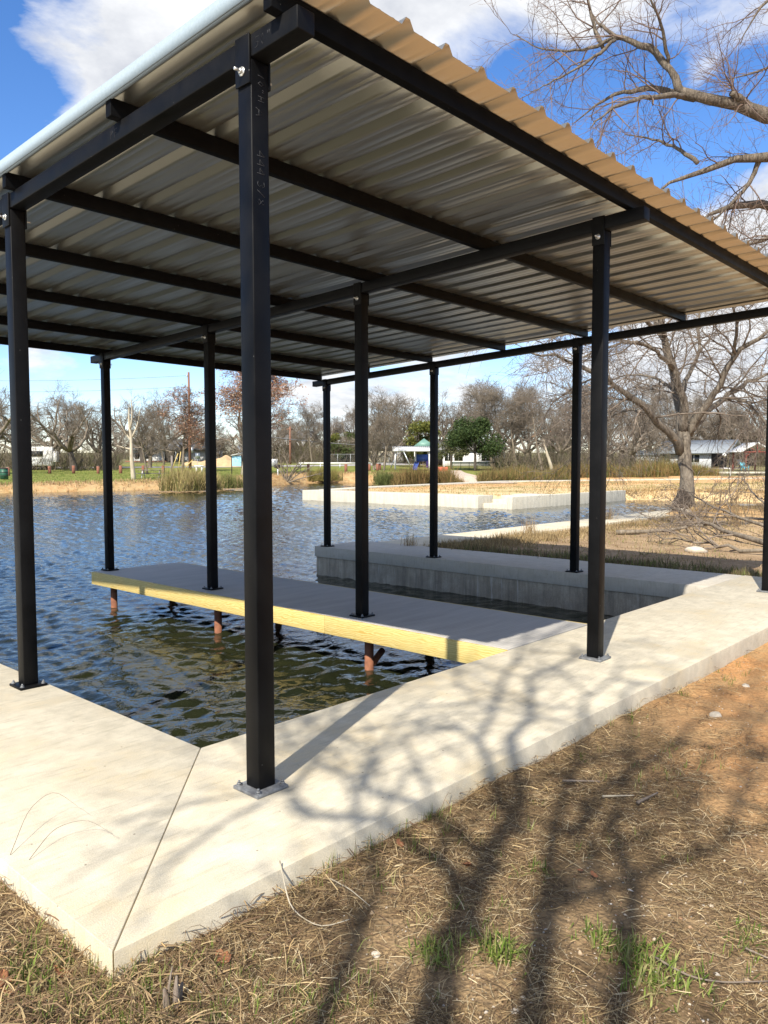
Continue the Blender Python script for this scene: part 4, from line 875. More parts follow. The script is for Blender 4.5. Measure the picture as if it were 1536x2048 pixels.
part('roof',M['gpyr'],q_,polys=[([(-1.45,-1.2,3.3),(1.45,-1.2,3.3),(1.45,1.6,3.3),(-1.45,1.6,3.3),(0,.2,4.4)],[[0,1,4],[1,2,4],[2,3,4],[3,0,4],[3,2,1,0]])])
for x_ in (-1.2,1.2):
    for y_ in (-1,1.4): part('post',M['white'],q_,[((x_-.09,y_-.09,-.2),(x_+.09,y_+.09,3.3))])
part('platform',M['dark'],q_,[((-1.2,-1,1.1),(1.2,1.4,1.22))])
part('panel',M['blue'],q_,[((-1.1,-1.06,1.25),(.5,-1.0,2.2))]); part('panel',M['blue'],q_,[((.6,-1.06,.3),(1.1,-1.0,1.9))]); part('panel',M['purple'],q_,[((.2,-1.3,.4),(.55,-1.25,1.3))])
for s,mm in ((-1,'blue'),(1,'purple')):
    m=MB(); P=np.array([(s*.9,-1.0,1.2),(s*1.1,-1.8,.85),(s*1.3,-2.6,.35),(s*1.35,-3.2,.12)])
    for w0 in (-.28,.25): m.tube(P+np.array([w0,0,.12]),.06,6)
    V=np.concatenate([P+np.array([-.28,0,0]),P+np.array([.28,0,0])]); m.add(V,[[0,4,5,1],[1,5,6,2],[2,6,7,3]]); m.build('slide',M[mm],q_)
loc,rz=local(884,99); q_=thing('slide_barrier','orange red plastic play barrier right of the second wall post','barrier',loc,rz); part('panel',M['orange'],q_,[((-.95,-.05,.15),(.75,.05,.75))],bev=.03); part('leg',M['orange'],q_,[((-.9,-.3,-.1),(-.75,.3,.15))]); part('leg',M['orange'],q_,[((.55,-.3,-.1),(.7,.3,.15))])
loc,rz=local(888,101); q_=thing('white_pole','thin white pole standing beside the orange play barrier','pole',loc,rz); part('pole',M['white'],q_,cyls=[((0,0),.06,.06,-.2,1.9)]); part('cap',M['white'],q_,cyls=[((0,0),.09,.05,1.902,1.98)])
loc,rz=local(802,112); q_=thing('climbing_frame','grey climbing frame standing behind the pavilion posts','climbing frame',loc,rz)
for a,b_ in (((-1.6,0,-.2),(-.4,0,2.4)),((1.6,0,-.2),(.4,0,2.4)),((-.4,0,2.4),(.4,0,2.4)),((-.4,1.2,2.4),(.4,1.2,2.4)),((-1.6,1.2,-.2),(-.4,1.2,2.4)),((1.6,1.2,-.2),(.4,1.2,2.4))): m=MB(); m.tube([a,b_],.07,6); m.build('bar',M['galv'],q_)

# ------------------------------------------------------------------ reeds and weeds
def blades(mb,base,k,h,spread,lean,w,cols,g,droop=.5):
    n=len(base); K=n*k; b=np.repeat(base,k,0)+np.concatenate([g.normal(size=(K,2))*spread,np.zeros((K,1))],1)
    az=g.uniform(0,2*pi,K); ln=h*g.uniform(.5,1.15,K); le=np.abs(g.normal(size=K))*lean
    d=np.stack([np.cos(az)*le,np.sin(az)*le,np.ones(K)],-1); d/=np.linalg.norm(d,axis=1,keepdims=True)
    p1=b+d*(ln*.55)[:,None]; d2=d.copy(); d2[:,2]-=droop*g.uniform(.2,1.6,K)*le*2; d2/=np.linalg.norm(d2,axis=1,keepdims=True); p2=p1+d2*(ln*.45)[:,None]
    s=np.stack([-np.sin(az+.6),np.cos(az+.6),np.zeros(K)],-1)*(w*g.uniform(.6,1.3,K))[:,None]
    V=np.stack([b-s,b+s,p1+s*.8,p1-s*.8,p2],1); I=np.arange(K*5).reshape(K,5)
    c=np.asarray(cols)[g.integers(0,len(cols),K)]*g.uniform(.7,1.25,K)[:,None]
    mb.add(V.reshape(-1,3),I[:,[0,1,2,3]],I[:,[3,2,4]],np.repeat(c,5,0))
RC=[(.36,.28,.12),(.28,.22,.09),(.20,.20,.06),(.42,.33,.16)]; RG=[(.12,.15,.04),(.16,.17,.05),(.26,.22,.09)]; RB=[(.24,.15,.06),(.17,.13,.045),(.32,.21,.09),(.13,.12,.035),(.20,.12,.05)]
def reeds(label,x,d,w,h,n,cols,seed,z=None):
    u_,v_=ground_uv(x,d); z=gz(u_,v_) if z is None else z; g=np.random.default_rng(seed); mb=MB(); base=np.concatenate([g.normal(size=(n,2))*np.array([w*.3,w*.3]),np.full((n,1),-.1)],1)
    base=np.clip(base,-w*.55,w*.55)
    blades(mb,base,26,h,.12,.42,.016,cols,g); o=mb.build('reed_clump',M['dry'],color=True); o.location=(u_,v_,z); tag(o,label,'reeds'); return o
reeds('tall straw coloured reed clump at the water in front of the utility pole',372,58.5,3.0,1.75,95,RC,1,-.35)
reeds('golden end of the tall reed clump just left of the dock post',402,59,2.0,1.5,60,RC,2,-.35)
reeds('small green and straw rush clump right of the dock post',453,63,1.6,1.25,48,RG,3,-.3)
reeds('olive rush clump behind the leftmost wall post',650,84,2.6,1.5,70,[(.2,.18,.05),(.25,.2,.07)],4,-.2)
reeds('small dark rush clump left of the brown reed bed',771,72,1.8,1.2,50,[(.10,.12,.035),(.13,.14,.045)],5,-.3)
reeds('green rush clump right behind the near dock post at the far shore',765,84,1.4,1.2,36,RG,6,-.2)
# brown reed beds: nobody could count the clumps
def bed(name,spans,seed,cols):
    g=np.random.default_rng(seed); mb=MB()
    for x0,x1,d0,d1,h,n in spans:
        X=g.uniform(x0,x1,n); D_=g.uniform(d0,d1,n); s=(X-768)/FPX*D_; U_=CAM[0]+F2[0]*D_+R2[0]*s; V_=CAM[1]+F2[1]*D_+R2[1]*s
        Z_=np.maximum(terrain(U_,V_)[0],-.5)-.05; hh=h*(.75+.5*vnoise(U_*.35,V_*.35,seed))
        vn=.6*vnoise(U_*.55,V_*.55,seed)+.4*vnoise(U_*1.7,V_*1.7,seed+1)
        for q in range(5):
            mk=(vn>.2+.12*q)&((vn<=.32+.12*q)|(q==4)); blades(mb,np.stack([U_,V_,Z_],-1)[mk],20,float(h)*(.42+.19*q),.2,.5,.016,cols[q%3:]+cols[:2],g)
    tag(mb.build(name,M['dry'],color=True),kind='stuff')
bed('reed_bed',[(788,905,69,74,1.9,420),(900,925,68,71,1.2,60)],31,RB)
bed('reed_bed',[(962,1150,78,86,1.75,700),(1205,1330,82,90,1.75,480),(1140,1215,82,88,1.6,300),(1330,1432,86,92,1.7,420)],32,RB+[(.10,.12,.03),(.14,.14,.04)])
# brown shore litter on the far bank
g=np.random.default_rng(77); mb=MB(); n=5200; X=g.uniform(-60,790,n); D_=g.uniform(54,90,n); s=(X-768)/FPX*D_; U_=CAM[0]+F2[0]*D_+R2[0]*s; V_=CAM[1]+F2[1]*D_+R2[1]*s; Z_,sd_,_,_=terrain(U_,V_); mk=(sd_>.4)&(sd_<6.5)&(V_>36)
blades(mb,np.stack([U_,V_,Z_-.02],-1)[mk],7,.28,.25,.8,.02,[(.40,.25,.13),(.48,.36,.2),(.30,.18,.1),(.25,.24,.08)],g)
X=g.uniform(-60,800,n); D_=g.uniform(58,100,n); s=(X-768)/FPX*D_; U_=CAM[0]+F2[0]*D_+R2[0]*s; V_=CAM[1]+F2[1]*D_+R2[1]*s; Z_,sd_,_,_=terrain(U_,V_); mk=(sd_>5)&(V_>36)
blades(mb,np.stack([U_,V_,Z_-.02],-1)[mk],8,.12,.3,.6,.02,[(.12,.18,.035),(.16,.21,.05),(.2,.2,.07)],g)
tag(mb.build('shore_grass',M['dry'],color=True),kind='stuff')
# dry grass and weeds over the peninsula, the ground behind the slip wall and along the path
g=np.random.default_rng(78); mb=MB()
def scatter(n,fn,k,h,w,cols,spread=.08,lean=.8):
    U_,V_=fn(n); Z_,sd_,_,_=terrain(U_,V_); mk=Z_>-.5; blades(mb,np.stack([U_,V_,Z_-.015],-1)[mk],k,h,spread,lean,w,cols,g)
scatter(1300,lambda n:(g.uniform(29,62,n),g.uniform(17.5,33,n)),8,.14,.014,[(.42,.32,.16),(.30,.22,.1),(.2,.19,.07)],.2)
scatter(1500,lambda n:(g.uniform(40,82,n),g.uniform(4,20,n)),8,.17,.016,[(.44,.34,.17),(.28,.24,.09),(.2,.2,.07)],.22)
scatter(2000,lambda n:(39.9+np.abs(g.normal(size=n))*2.2,g.uniform(8,17.5,n)),9,.2,.015,[(.40,.26,.12),(.46,.34,.17)],.2)
scatter(1500,lambda n:(g.uniform(9.4,26,n),g.uniform(-.5,6.4,n)),9,.10,.006,[(.34,.25,.14),(.24,.17,.09),(.18,.18,.06)],.12,1.1)
scatter(420,lambda n:(g.uniform(9.3,13,n),6.45-np.abs(g.normal(size=n))*.5),11,.2,.006,[(.25,.18,.09),(.36,.27,.14)],.1)
scatter(500,lambda n:(9.32+np.abs(g.normal(size=n))*.35,g.uniform(.4,6.5,n)),12,.15,.005,[(.16,.12,.07),(.12,.10,.05),(.15,.17,.05)],.1,1.0)
scatter(700,lambda n:(g.uniform(13,29,n),6.4-np.abs(g.normal(size=n))*.6),8,.16,.007,[(.34,.25,.13),(.24,.18,.09)],.12)
tag(mb.build('dry_grass',M['dry'],color=True),kind='stuff')
for i,(x,y,hh,lab) in enumerate([(1061,1068,.42,'dry straw weed at the path edge just left of the third wall post'),(1215,1042,.5,'thin bare weed stalks by the path right of the near wall post'),(820,1096,.3,'sparse dark weed stalks at the corner where the path begins'),(1470,1052,.9,'bare twiggy weed at the right end of the pond path'),(1415,1004,1.5,'tall thin bare sapling shoots beyond the pond path on the right')]):
    q=ray(x,y); tt=(-.05-CAM[2])/q[2]; pnt=CAM+q*tt
    if i==4: pnt=np.array([37.5,8.0,-.1]); pnt[:2]=ground_uv(1420,38); pnt[2]=gz(pnt[0],pnt[1])
    m=MB(); blades(m,np.zeros((10,3)),8,hh,.07,.35,.004+.002*(i>2),[(.36,.27,.15),(.28,.19,.11)],g); o=m.build('dry_weed',M['dry'],color=True); o.location=pnt; tag(o,lab,'weed')
# fallen branches behind the far posts
def fallen(label,pts,r,seed,k,nm='fallen_branch'):
    g=np.random.default_rng(seed); P,R=resample(np.array([(q[0],q[1],gz(q[0],q[1])+q[2]) for q in pts]),np.linspace(r,r*.25,len(pts)),12); b=P[0].copy(); P=P-b; P[1:-1]+=g.normal(size=(10,3))*.025
    t_=thing(nm,label,'branch',tuple(b)); m=MB(); m.tubes(P[None],R[None],7); m.build('stem',M['bark'],t_,smooth=True); m=MB(); l2,r2=sprout(P[None],R[None],k,1.5,(25,65),7,.16,.1,.5,.009,.25,1,g,.4,.2); m.tubes(l2,r2,5); l3,r3=sprout(l2,r2,5,.7,(20,60),5,.18,.1,.55,.005,.2,1,g,.4,.15); m.tubes(l3,r3,4); l4,r4=sprout(l3,r3,3,.35,(20,60),4,.18,.1,.6,.004,.2,1,g,.4,.1); m.tubes(l4,r4,3); m.build('twigs',M['twig'],t_)
def gp(x,y,z=0.):
    q=ray(x,y); tt=(-.05-CAM[2])/q[2]; p=CAM+q*tt; return (p[0],p[1],z)
fallen('long pale fallen branch lying left of the brush heap',[gp(1232,1070,.05),gp(1300,1072,.06),gp(1380,1068,.15),gp(1450,1070,.3)],.06,1,9)
fallen('thick grey fallen branch across the middle of the brush heap',[gp(1560,1100,.08),gp(1480,1085,.12),gp(1400,1068,.3),gp(1330,1050,.55)],.07,2,14)
fallen('fallen branch arching highest over the brush heap at the right edge',[gp(1580,1085,.1),gp(1500,1075,.35),gp(1420,1060,.6),gp(1360,1040,.9)],.05,3,14)
fallen('lowest dark fallen branch at the front of the brush heap',[gp(1570,1112,.05),gp(1480,1108,.08),gp(1400,1098,.12),gp(1310,1088,.2)],.045,4,12)
fallen('thin fallen branch at the back of the brush heap near the big tree',[gp(1540,1045,.1),gp(1480,1050,.2),gp(1400,1052,.3),gp(1340,1058,.3)],.04,5,12)
fallen('curved fallen branch with twigs rising by the right frame edge',[gp(1600,1070,.1),gp(1540,1062,.5),gp(1500,1045,.9),gp(1480,1020,1.3)],.04,6,11)
# ------------------------------------------------------------------ foreground cover
g=np.random.default_rng(99)
def straw(mb,U_,V_,lmin,lmax,w,cols,lift=.012,tilt=.12):
    K=len(U_); Z_,sd_,_,_=terrain(U_,V_); az=g.uniform(0,2*pi,K); ln=g.uniform(lmin,lmax,K)*g.uniform(.6,1.2,K); cur=g.normal(size=K)*.5
    P=np.empty((K,4,3)); p=np.stack([U_,V_,Z_+g.uniform(.001,lift,K)],-1); tl=np.abs(g.normal(size=K))*tilt
    for s in range(4):
        P[:,s]=p; p=p+np.stack([np.cos(az),np.sin(az),tl*(1-.75*s)],-1)*(ln/3)[:,None]; az=az+cur/3
    W=(w*g.uniform(.5,1.4,K))[:,None]
    s=np.stack([-np.sin(az),np.cos(az),g.normal(size=K)*.4],-1)*W
    V=np.stack([P-s[:,None],P+s[:,None]],2).reshape(K,8,3); I=np.arange(K*8).reshape(K,8)
    Q=np.concatenate([I[:,[0,1,3,2]],I[:,[2,3,5,4]],I[:,[4,5,7,6]]]); c=np.asarray(cols)[g.integers(0,len(cols),K)]*g.uniform(.65,1.3,K)[:,None]
    mb.add(V.reshape(-1,3),Q,col=np.repeat(c,8,0))
def fg(n,dens=None,u0=-3.,u1=7.5,v0=-4.6,v1=-.67):
    """random spots on the near ground that the photo shows, thinned by a cover map"""
    D_=2.0+7*g.random(n)**1.5; S_=g.uniform(-.56,.56,n)*D_; U_=CAM[0]+F2[0]*D_+R2[0]*S_; V_=CAM[1]+F2[1]*D_+R2[1]*S_
    mk=((V_<-.668)|(U_<-1.152))&(U_<8)
    if dens is not None: mk&=g.random(n)<dens(U_,V_)
    return U_[mk],V_[mk]
def cover(U_,V_):
    bare=sst(U_,1.9,3.1)*(1-.3*sst(vnoise(U_*1.6,V_*1.6,31),.45,.7)); bare2=sst(-V_-.62*0-U_*0,1.55,2.1)*(U_<.6)*.45
    pat=.12+.88*sst(.65*vnoise(U_*2.4+5,V_*2.4,33)+.35*vnoise(U_*6.5+5,V_*6.5,34),.33,.58)
    return np.clip(pat*(1-bare)*(1-bare2),0.03,1)
def edge(U_,V_): return np.exp(-np.minimum(np.where(U_<-1.1,-1.15-U_,9),np.abs(-.66-V_))/.13)*(1-.75*sst(U_,3.4,5))
ST=[(.47,.35,.185),(.34,.24,.115),(.24,.16,.08),(.56,.455,.28),(.16,.10,.05),(.10,.065,.035)]
DKS=[(.17,.105,.06),(.22,.15,.085),(.13,.085,.05),(.30,.21,.11)]
mb=MB()
U_,V_=fg(150000,cover); straw(mb,U_,V_,.02,.09,.00085,ST,.014,.14)
U_,V_=fg(90000,cover); straw(mb,U_,V_,.02,.08,.0011,DKS,.012,.12)
U_,V_=fg(2600,cover); straw(mb,U_,V_,.10,.22,.0011,ST,.025,.08)
U_,V_=fg(60000,edge); straw(mb,U_,V_,.05,.16,.0014,DKS+ST[:2],.04,.35)
tag(mb.build('dry_straw',M['dry'],color=True),kind='stuff')
mb=MB(); GG=[(.13,.19,.03),(.18,.24,.045),(.09,.14,.022),(.27,.29,.09),(.33,.29,.13)]
def gm(U_,V_): return np.clip(sst(vnoise(U_*3.1,V_*3.1,41),.55,.78)*(1-.8*sst(U_,1.5,3))*.6+.9*((U_<-.7)&(V_<-.75))*sst(vnoise(U_*4,V_*4,43),.35,.6)+.02,0,1)
U_,V_=fg(4200,gm); Z_=terrain(U_,V_)[0]; blades(mb,np.stack([U_,V_,Z_],-1),5,.055,.012,.7,.0017,GG,g)
U_,V_=fg(5000,lambda a,b_:edge(a,b_)*sst(vnoise(a*2.5,b_*2.5,47),.45,.6)); Z_=terrain(U_,V_)[0]; blades(mb,np.stack([U_,V_,Z_],-1),5,.085,.012,.5,.0017,GG+[(.17,.13,.06)],g)
tag(mb.build('sparse_grass',M['leaf'],color=True),kind='stuff')
# pebbles and coarse sand grains
mb=MB()
def pebbles(n,s0,s1,dens,cols):
    U_,V_=fg(n,dens); K=len(U_); Z_=terrain(U_,V_)[0]; s=s0+(s1-s0)*g.random(K)**3
    O=np.array([(1,0,0),(0,1,0),(-1,0,0),(0,-1,0),(0,0,1),(0,0,-1)],float); J=1+.35*g.normal(size=(K,6,1)); ra=g.uniform(.6,1.4,(K,1,3)); ra[...,2]*=.6
    V=np.stack([U_,V_,Z_+s*.15],-1)[:,None]+O[None]*J*ra*s[:,None,None]; I=np.arange(K*6).reshape(K,6)
    T=np.concatenate([I[:,t_] for t_ in ([0,1,4],[1,2,4],[2,3,4],[3,0,4],[1,0,5],[2,1,5],[3,2,5],[0,3,5])]); c=np.asarray(cols)[g.integers(0,len(cols),K)]*g.uniform(.7,1.2,K)[:,None]
    mb.add(V.reshape(-1,3),T=T,col=np.repeat(c,6,0))
PB=[(.55,.46,.35),(.46,.34,.22),(.38,.25,.15),(.6,.54,.46),(.33,.2,.12)]
pebbles(30000,.0012,.006,lambda a,b_:np.clip(.25+.75*(b_<-1.45)*(a<1)+.5*sst(a,2.2,3.5),0,1),PB)
pebbles(2600,.004,.013,lambda a,b_:.2+.8*(b_<-1.6),PB)
tag(mb.build('gravel',M['dry'],color=True),kind='stuff')
def tuft(label,x,y,k,h,sp,cols,w=.0024):
    q=ray(x,y); tt=(-.12-CAM[2])/q[2]; p=CAM+q*tt; p[2]=gz(p[0],p[1]); m=MB(); n=max(4,k//6); base=np.concatenate([g.normal(size=(n,2))*sp,np.zeros((n,1))],1); blades(m,base,6,h*.95,.016,1.5,w*1.15,cols,g,.5); o=m.build('grass_tuft',M['leaf'],color=True); o.location=p; tag(o,label,'grass tuft')
tuft('bright green grass tuft, largest of the near ones in the tree shadow gap',1000,1925,150,.10,.03,GG,.003)
tuft('yellow green spreading grass tuft left of the largest near tuft',885,1925,150,.075,.05,[(.22,.27,.06),(.15,.22,.04),(.35,.32,.12)])
tuft('low green grass tuft in the bottom right, cut by a thin stick',1310,1980,260,.075,.06,GG,.0026)
tuft('broad green grass tuft at the lower right, above the lowest one',1255,1925,130,.08,.05,GG,.0026)
tuft('small green grass tuft beside the long shadow on the right',1205,1905,90,.07,.035,GG)
tuft('green grass tuft in the bottom left corner of the photo',60,1960,220,.09,.07,GG,.0026)
tuft('small green grass tuft in the middle of the straw between shadows',1075,1755,50,.06,.03,GG)
tuft('small green grass tuft near the right edge of the foreground',1480,1885,70,.06,.04,GG)
tuft('small green grass tuft against the walkway edge by the orange soil',1370,1385,26,.09,.02,GG)
tuft('green grass tuft at the walkway edge beside the bare dark litter',1262,1402,34,.1,.03,GG)
def lf(label,x,y,s,mat):
    q=ray(x,y); tt=(-.1-CAM[2])/q[2]; p=CAM+q*tt; p[2]=gz(p[0],p[1])+.012; nx,ny=9,5; m=MB(); X,Y=np.meshgrid(np.linspace(-1,1,nx),np.linspace(-1,1,ny),indexing='ij'); wd=.5*np.sqrt(np.clip(1-np.abs(X)**1.6,0,1))*(1+.25*np.sin(X*9))+.02
    Z=.28*X*X+.5*(Y*wd)**2+.06*np.sin(X*5+Y*3); I=np.arange(nx*ny).reshape(nx,ny); m.add(np.stack([X*s,Y*wd*s,Z*s],-1).reshape(-1,3),np.stack([I[:-1,:-1],I[1:,:-1],I[1:,1:],I[:-1,1:]],-1).reshape(-1,4)); o=m.build('dead_leaf',mat,smooth=True); o.location=p; o.rotation_euler=(g.normal()*.25,g.normal()*.25,g.uniform(0,6)); o.scale=(1,1,1); tag(o,label,'leaf'); so=o.modifiers.new('thickness','SOLIDIFY'); so.thickness=.0006
for lab,x,y,s in (('broad rust brown dead leaf lying below the walkway corner',448,1918,.04),('rust brown dead leaf in the grass near the bottom left corner',128,1950,.04),('curled dead leaf against the walkway edge, nearest the left post',975,1560,.035),('orange dead leaf standing out between the two long shadows',1188,1762,.022),('small tan dead leaf left of the orange one',1160,1752,.02),('long curled tan dead leaf in the middle of the straw',935,1730,.04),('dark dead leaf at the left frame edge by the slab',12,1975,.05),('brown dead leaf below the walkway edge, left of centre',800,1690,.03)): lf(lab,x,y,s,M['deadleaf'])
def stk(nm,label,cat,pts,r,mat,k=7,lift=.012):
    P=[]
    for x,y,z in pts:
        q=ray(x,y); tt=(-.1-CAM[2])/q[2]; p=CAM+q*tt; P.append((p[0],p[1],gz(p[0],p[1])+z+lift if (p[1]<-.67 or p[0]<-1.15) else max(z,.002)))
    P,R=resample(P,np.linspace(r,r*.45,len(P)),14); m=MB(); b=P[0].copy(); m.tubes((P-b)[None],R[None],k); o=m.build(nm,mat,smooth=True); o.location=b; tag(o,label,cat)
stk('thin_stick','long thin grey stick curving to the right edge of the foreground','stick',[(1310,1935,.01),(1380,1975,.01),(1450,1983,.008),(1540,1982,.01)],.004,M['twig'])
stk('thin_stick','pale stick lying near the right frame edge above the grey stick','stick',[(1490,1912,.01),(1540,1935,.01)],.004,M['deadwood'])
stk('thin_stick','pale curved stick in the straw below the walkway edge','stick',[(560,1780,.02),(580,1830,.01),(640,1860,.01),(700,1850,.02)],.0032,M['bark_pale'])
stk('thin_stick','forked pale twig in the straw left of centre','stick',[(660,1775,.03),(700,1790,.01),(740,1820,.005)],.003,M['bark_pale'])
stk('thin_stick','short grey stick lying across the long shadow','stick',[(1125,1566,.012),(1200,1565,.012)],.007,M['deadwood'])
stk('thin_stick','dark stick lying right of the short grey stick','stick',[(1275,1612,.012),(1315,1590,.02)],.009,M['twig'])
stk('thin_stick','pale stick lying flat left of the dark stick','stick',[(1205,1600,.01),(1268,1594,.01)],.006,M['bark_pale'])
stk('grass_stalk','upper bent grass stalk arching over the slab at the left','stalk',[(22,1758,.0),(60,1705,.10),(110,1676,.13),(158,1692,.08)],.0014,M['twig'],5,0)
stk('grass_stalk','lower bent grass stalk arching over the slab at the left','stalk',[(60,1768,.0),(110,1728,.06),(175,1717,.08),(228,1733,.04)],.0014,M['twig'],5,0)
# split stump of a cut branch
q=ray(345,2030); tt=(-.12-CAM[2])/q[2]; p=CAM+q*tt; p[2]=gz(p[0],p[1]); t_=thing('broken_branch','split grey and brown broken branch stub standing at the bottom left','branch',p)
for k,(dx,dy,h_,r_) in enumerate(((-.012,.01,.07,.012),(.010,-.004,.10,.010),(.026,.008,.06,.011),(-.002,.02,.12,.005))):
    m=MB(); P,R=resample([(dx,dy,-.05),(dx*1.1,dy,h_*.5),(dx*1.3+.008*k,dy+.01,h_)],[r_*1.2,r_,r_*.35],7); m.tubes(P[None],R[None],7); m.build('splinter',M['deadwood'],t_)
def rock(label,x,y,s,seed,nm='stone'):
    q=ray(x,y); tt=(-.11-CAM[2])/q[2]; p=CAM+q*tt; p[2]=gz(p[0],p[1]); m=MB(); g_=np.random.default_rng(seed); th=np.linspace(-pi/2,pi/2,8); rr=np.array([max(.03,cos(a)) for a in th]); Pz=np.array([[0,0,.45*sin(a)] for a in th])
    m.tubes(Pz[None],rr[None],11); V=m.V[0]; nz=1+.35*(vnoise(V[:,0]*2.3+seed,V[:,1]*2.3+V[:,2]*3,seed)-.5); m.V[0]=V*nz[:,None]*s; o=m.build(nm,M['stone'],smooth=True); o.location=(p[0],p[1],p[2]+s*.12); o.rotation_euler=(.1,.2,seed); tag(o,label,'stone')
rock('pale rounded stone on the orange soil right of the walkway',1430,1426,.045,3); rock('small rose grey stone in the straw at bottom centre',752,1913,.016,5); rock('pale flat stone on the shaded soil behind the far posts',1391,1110,.2,7); rock('flat tan stone in the gravel at the bottom edge',1030,2035,.017,8)
rock('small pale stone beside the bright tuft in the gravel',1045,2010,.011,9); rock('small stone on the orange soil near the right edge',1492,1361,.03,11); rock('white stone lying flat near the brush heap',1370,1036,.22,12)

# ------------------------------------------------------------------ light, sky, camera
sd=np.array([cos(AZ)*cos(EL),sin(AZ)*cos(EL),-sin(EL)])
sl=bpy.data.lights.new('sun','SUN'); sl.energy=4.4; sl.angle=radians(.53); sl.color=(1,.93,.81); so=bpy.data.objects.new('sun',sl); COL.objects.link(so)
from mathutils import Vector, Matrix
so.rotation_euler=Vector(sd).to_track_quat('-Z','Y').to_euler(); so.location=(-20,-10,30)
W=bpy.data.worlds.new('World'); SC.world=W; W.use_nodes=True; t=W.node_tree; bg=t.nodes['Background']
sk=t.nodes.new('ShaderNodeTexSky'); sk.sky_type='NISHITA'; sk.sun_disc=False; sk.sun_elevation=EL
# direction to the sun in plan is (-cos AZ,-sin AZ); rotation 0 points along +Y and turns clockwise
sk.sun_rotation=math.atan2(-cos(AZ),-sin(AZ)); sk.air_density=1.0; sk.dust_density=0.; sk.ozone_density=1.6
hs=N(t,'ShaderNodeHueSaturation',Saturation=1.2,Value=1.06); t.links.new(mixc(t,1.,sk.outputs[0],(.93,.945,1.10),'MULTIPLY'),hs.inputs['Color'])
tc=t.nodes.new('ShaderNodeTexCoord'); gen=tc.outputs['Generated']
nrm=N(t,'ShaderNodeVectorMath',_operation='NORMALIZE'); t.links.new(gen,nrm.inputs[0])
# clouds lie on a high flat layer: project the view direction onto it
sx=t.nodes.new('ShaderNodeSeparateXYZ'); t.links.new(nrm.outputs[0],sx.inputs[0])
zz=N(t,'ShaderNodeMath',_operation='ADD'); zz.inputs[1].default_value=.22; t.links.new(sx.outputs['Z'],zz.inputs[0]); zm=N(t,'ShaderNodeMath',_operation='MAXIMUM'); zm.inputs[1].default_value=.05; t.links.new(zz.outputs[0],zm.inputs[0])
cx=t.nodes.new('ShaderNodeCombineXYZ'); 
for a in ('X','Y'):
    dv=N(t,'ShaderNodeMath',_operation='DIVIDE'); t.links.new(sx.outputs[a],dv.inputs[0]); t.links.new(zm.outputs[0],dv.inputs[1]); t.links.new(dv.outputs[0],cx.inputs[a])
nz=noise(t,cx.outputs[0],2.3,9,.62,.5)
acc=None
def addn(a,b_):
    m=N(t,'ShaderNodeMath',_operation='ADD'); t.links.new(a,m.inputs[0]); t.links.new(b_,m.inputs[1]); return m.outputs[0]
acc=nz
zb=t.nodes.new('ShaderNodeMapRange'); zb.interpolation_type='SMOOTHSTEP'; zb.inputs['From Min'].default_value=.66; zb.inputs['From Max'].default_value=.8; zb.inputs['To Min'].default_value=0; zb.inputs['To Max'].default_value=.17
t.links.new(sx.outputs['Z'],zb.inputs['Value']); acc=addn(acc,zb.outputs[0])  # unseen overhead cloud added to grey the ambient light
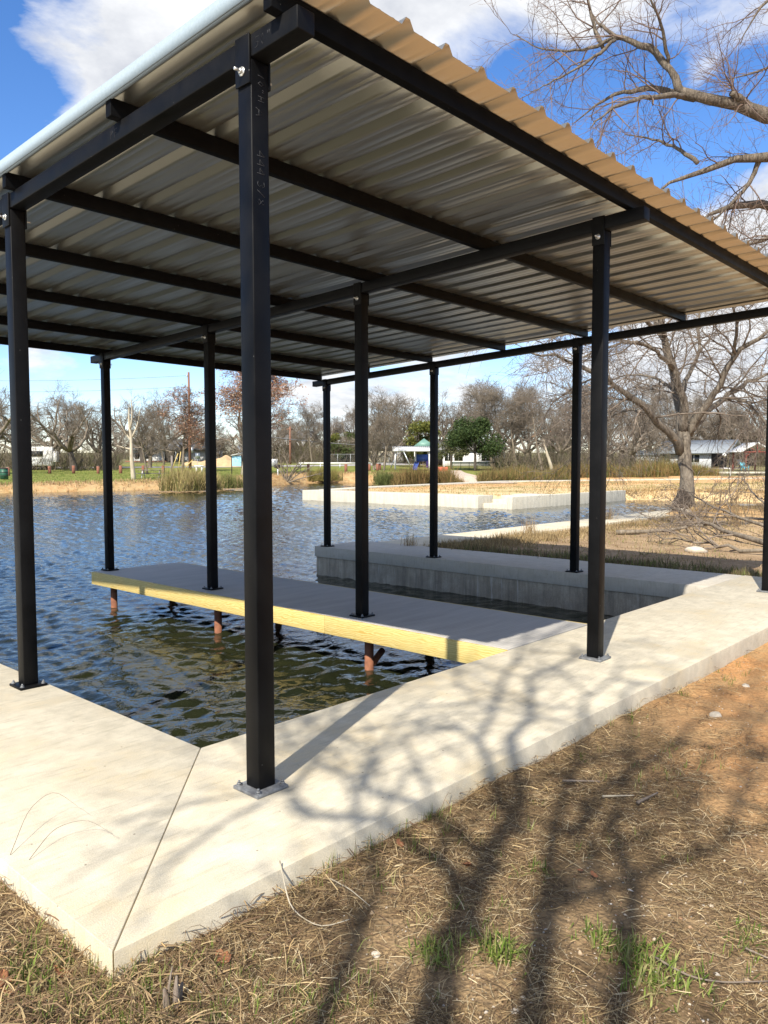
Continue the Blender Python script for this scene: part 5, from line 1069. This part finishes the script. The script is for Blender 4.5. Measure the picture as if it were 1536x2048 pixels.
for (x,y,rad,amp) in ((700,300,560,.17),(330,120,330,.26),(120,190,150,.12),(480,-60,260,.2),(820,40,200,.16),(1300,40,300,.2),(1500,430,150,.14),(1480,620,260,.24),(1250,720,260,.18),(95,718,70,.15),(560,790,90,.1),(690,800,110,.17),(870,770,130,.15),(1000,760,120,.1),(190,260,60,.08),(40,60,190,-.2),(40,290,190,-.24),(985,120,130,-.13),(1190,330,230,-.3),(1080,190,110,-.16),(1520,200,110,-.22),(1380,300,120,-.08),(300,700,200,-.1)):  # first blob, hidden behind the roof, added to grey the water's reflection
    c_=ray(x,y); c_=c_/np.linalg.norm(c_); dp=N(t,'ShaderNodeVectorMath',_operation='DOT_PRODUCT'); t.links.new(nrm.outputs[0],dp.inputs[0]); dp.inputs[1].default_value=tuple(c_)
    mr=t.nodes.new('ShaderNodeMapRange'); mr.interpolation_type='SMOOTHSTEP'; mr.inputs['From Min'].default_value=cos(math.atan(rad/FPX)); mr.inputs['From Max'].default_value=1-.15*(1-cos(math.atan(rad/FPX))); mr.inputs['To Min'].default_value=0; mr.inputs['To Max'].default_value=amp
    t.links.new(dp.outputs['Value'],mr.inputs['Value']); acc=addn(acc,mr.outputs[0])
dpb=N(t,'ShaderNodeVectorMath',_operation='DOT_PRODUCT'); t.links.new(nrm.outputs[0],dpb.inputs[0]); dpb.inputs[1].default_value=(-.70,-.64,.3)
mrb=t.nodes.new('ShaderNodeMapRange'); mrb.inputs['From Min'].default_value=.15; mrb.inputs['From Max'].default_value=.6; mrb.inputs['To Max'].default_value=.14; t.links.new(dpb.outputs['Value'],mrb.inputs['Value']); acc=addn(acc,mrb.outputs[0])  # unseen cloud behind the viewpoint, added to make the skylight less blue
fac=ramp(t,acc,[(.56,(0,0,0)),(.64,(.45,.45,.45)),(.76,(.97,.97,.97))])
nz2=noise(t,cx.outputs[0],4.5,6,.6)
ccol=ramp(t,nz2,[(.3,(3.7,3.85,4.2)),(.6,(6.0,6.05,6.1))])
mx=mixc(t,fac,hs.outputs[0],ccol); t.links.new(mx,bg.inputs['Color']); bg.inputs['Strength'].default_value=.1
cd=bpy.data.cameras.new('camera'); co=bpy.data.objects.new('camera',cd); COL.objects.link(co); SC.camera=co
cd.sensor_fit='VERTICAL'; cd.sensor_height=24; cd.lens=FPX/2048*24; cd.clip_start=.05; cd.clip_end=4000
co.matrix_world=Matrix(((RIGHT[0],UP[0],-FWD[0],CAM[0]),(RIGHT[1],UP[1],-FWD[1],CAM[1]),(RIGHT[2],UP[2],-FWD[2],CAM[2]),(0,0,0,1)))
SC.view_settings.view_transform='Standard'; SC.view_settings.look='None'; SC.view_settings.exposure=.86; SC.view_settings.gamma=1
SC.cycles.max_bounces=6; SC.cycles.diffuse_bounces=3; SC.cycles.glossy_bounces=3; SC.cycles.use_denoising=True
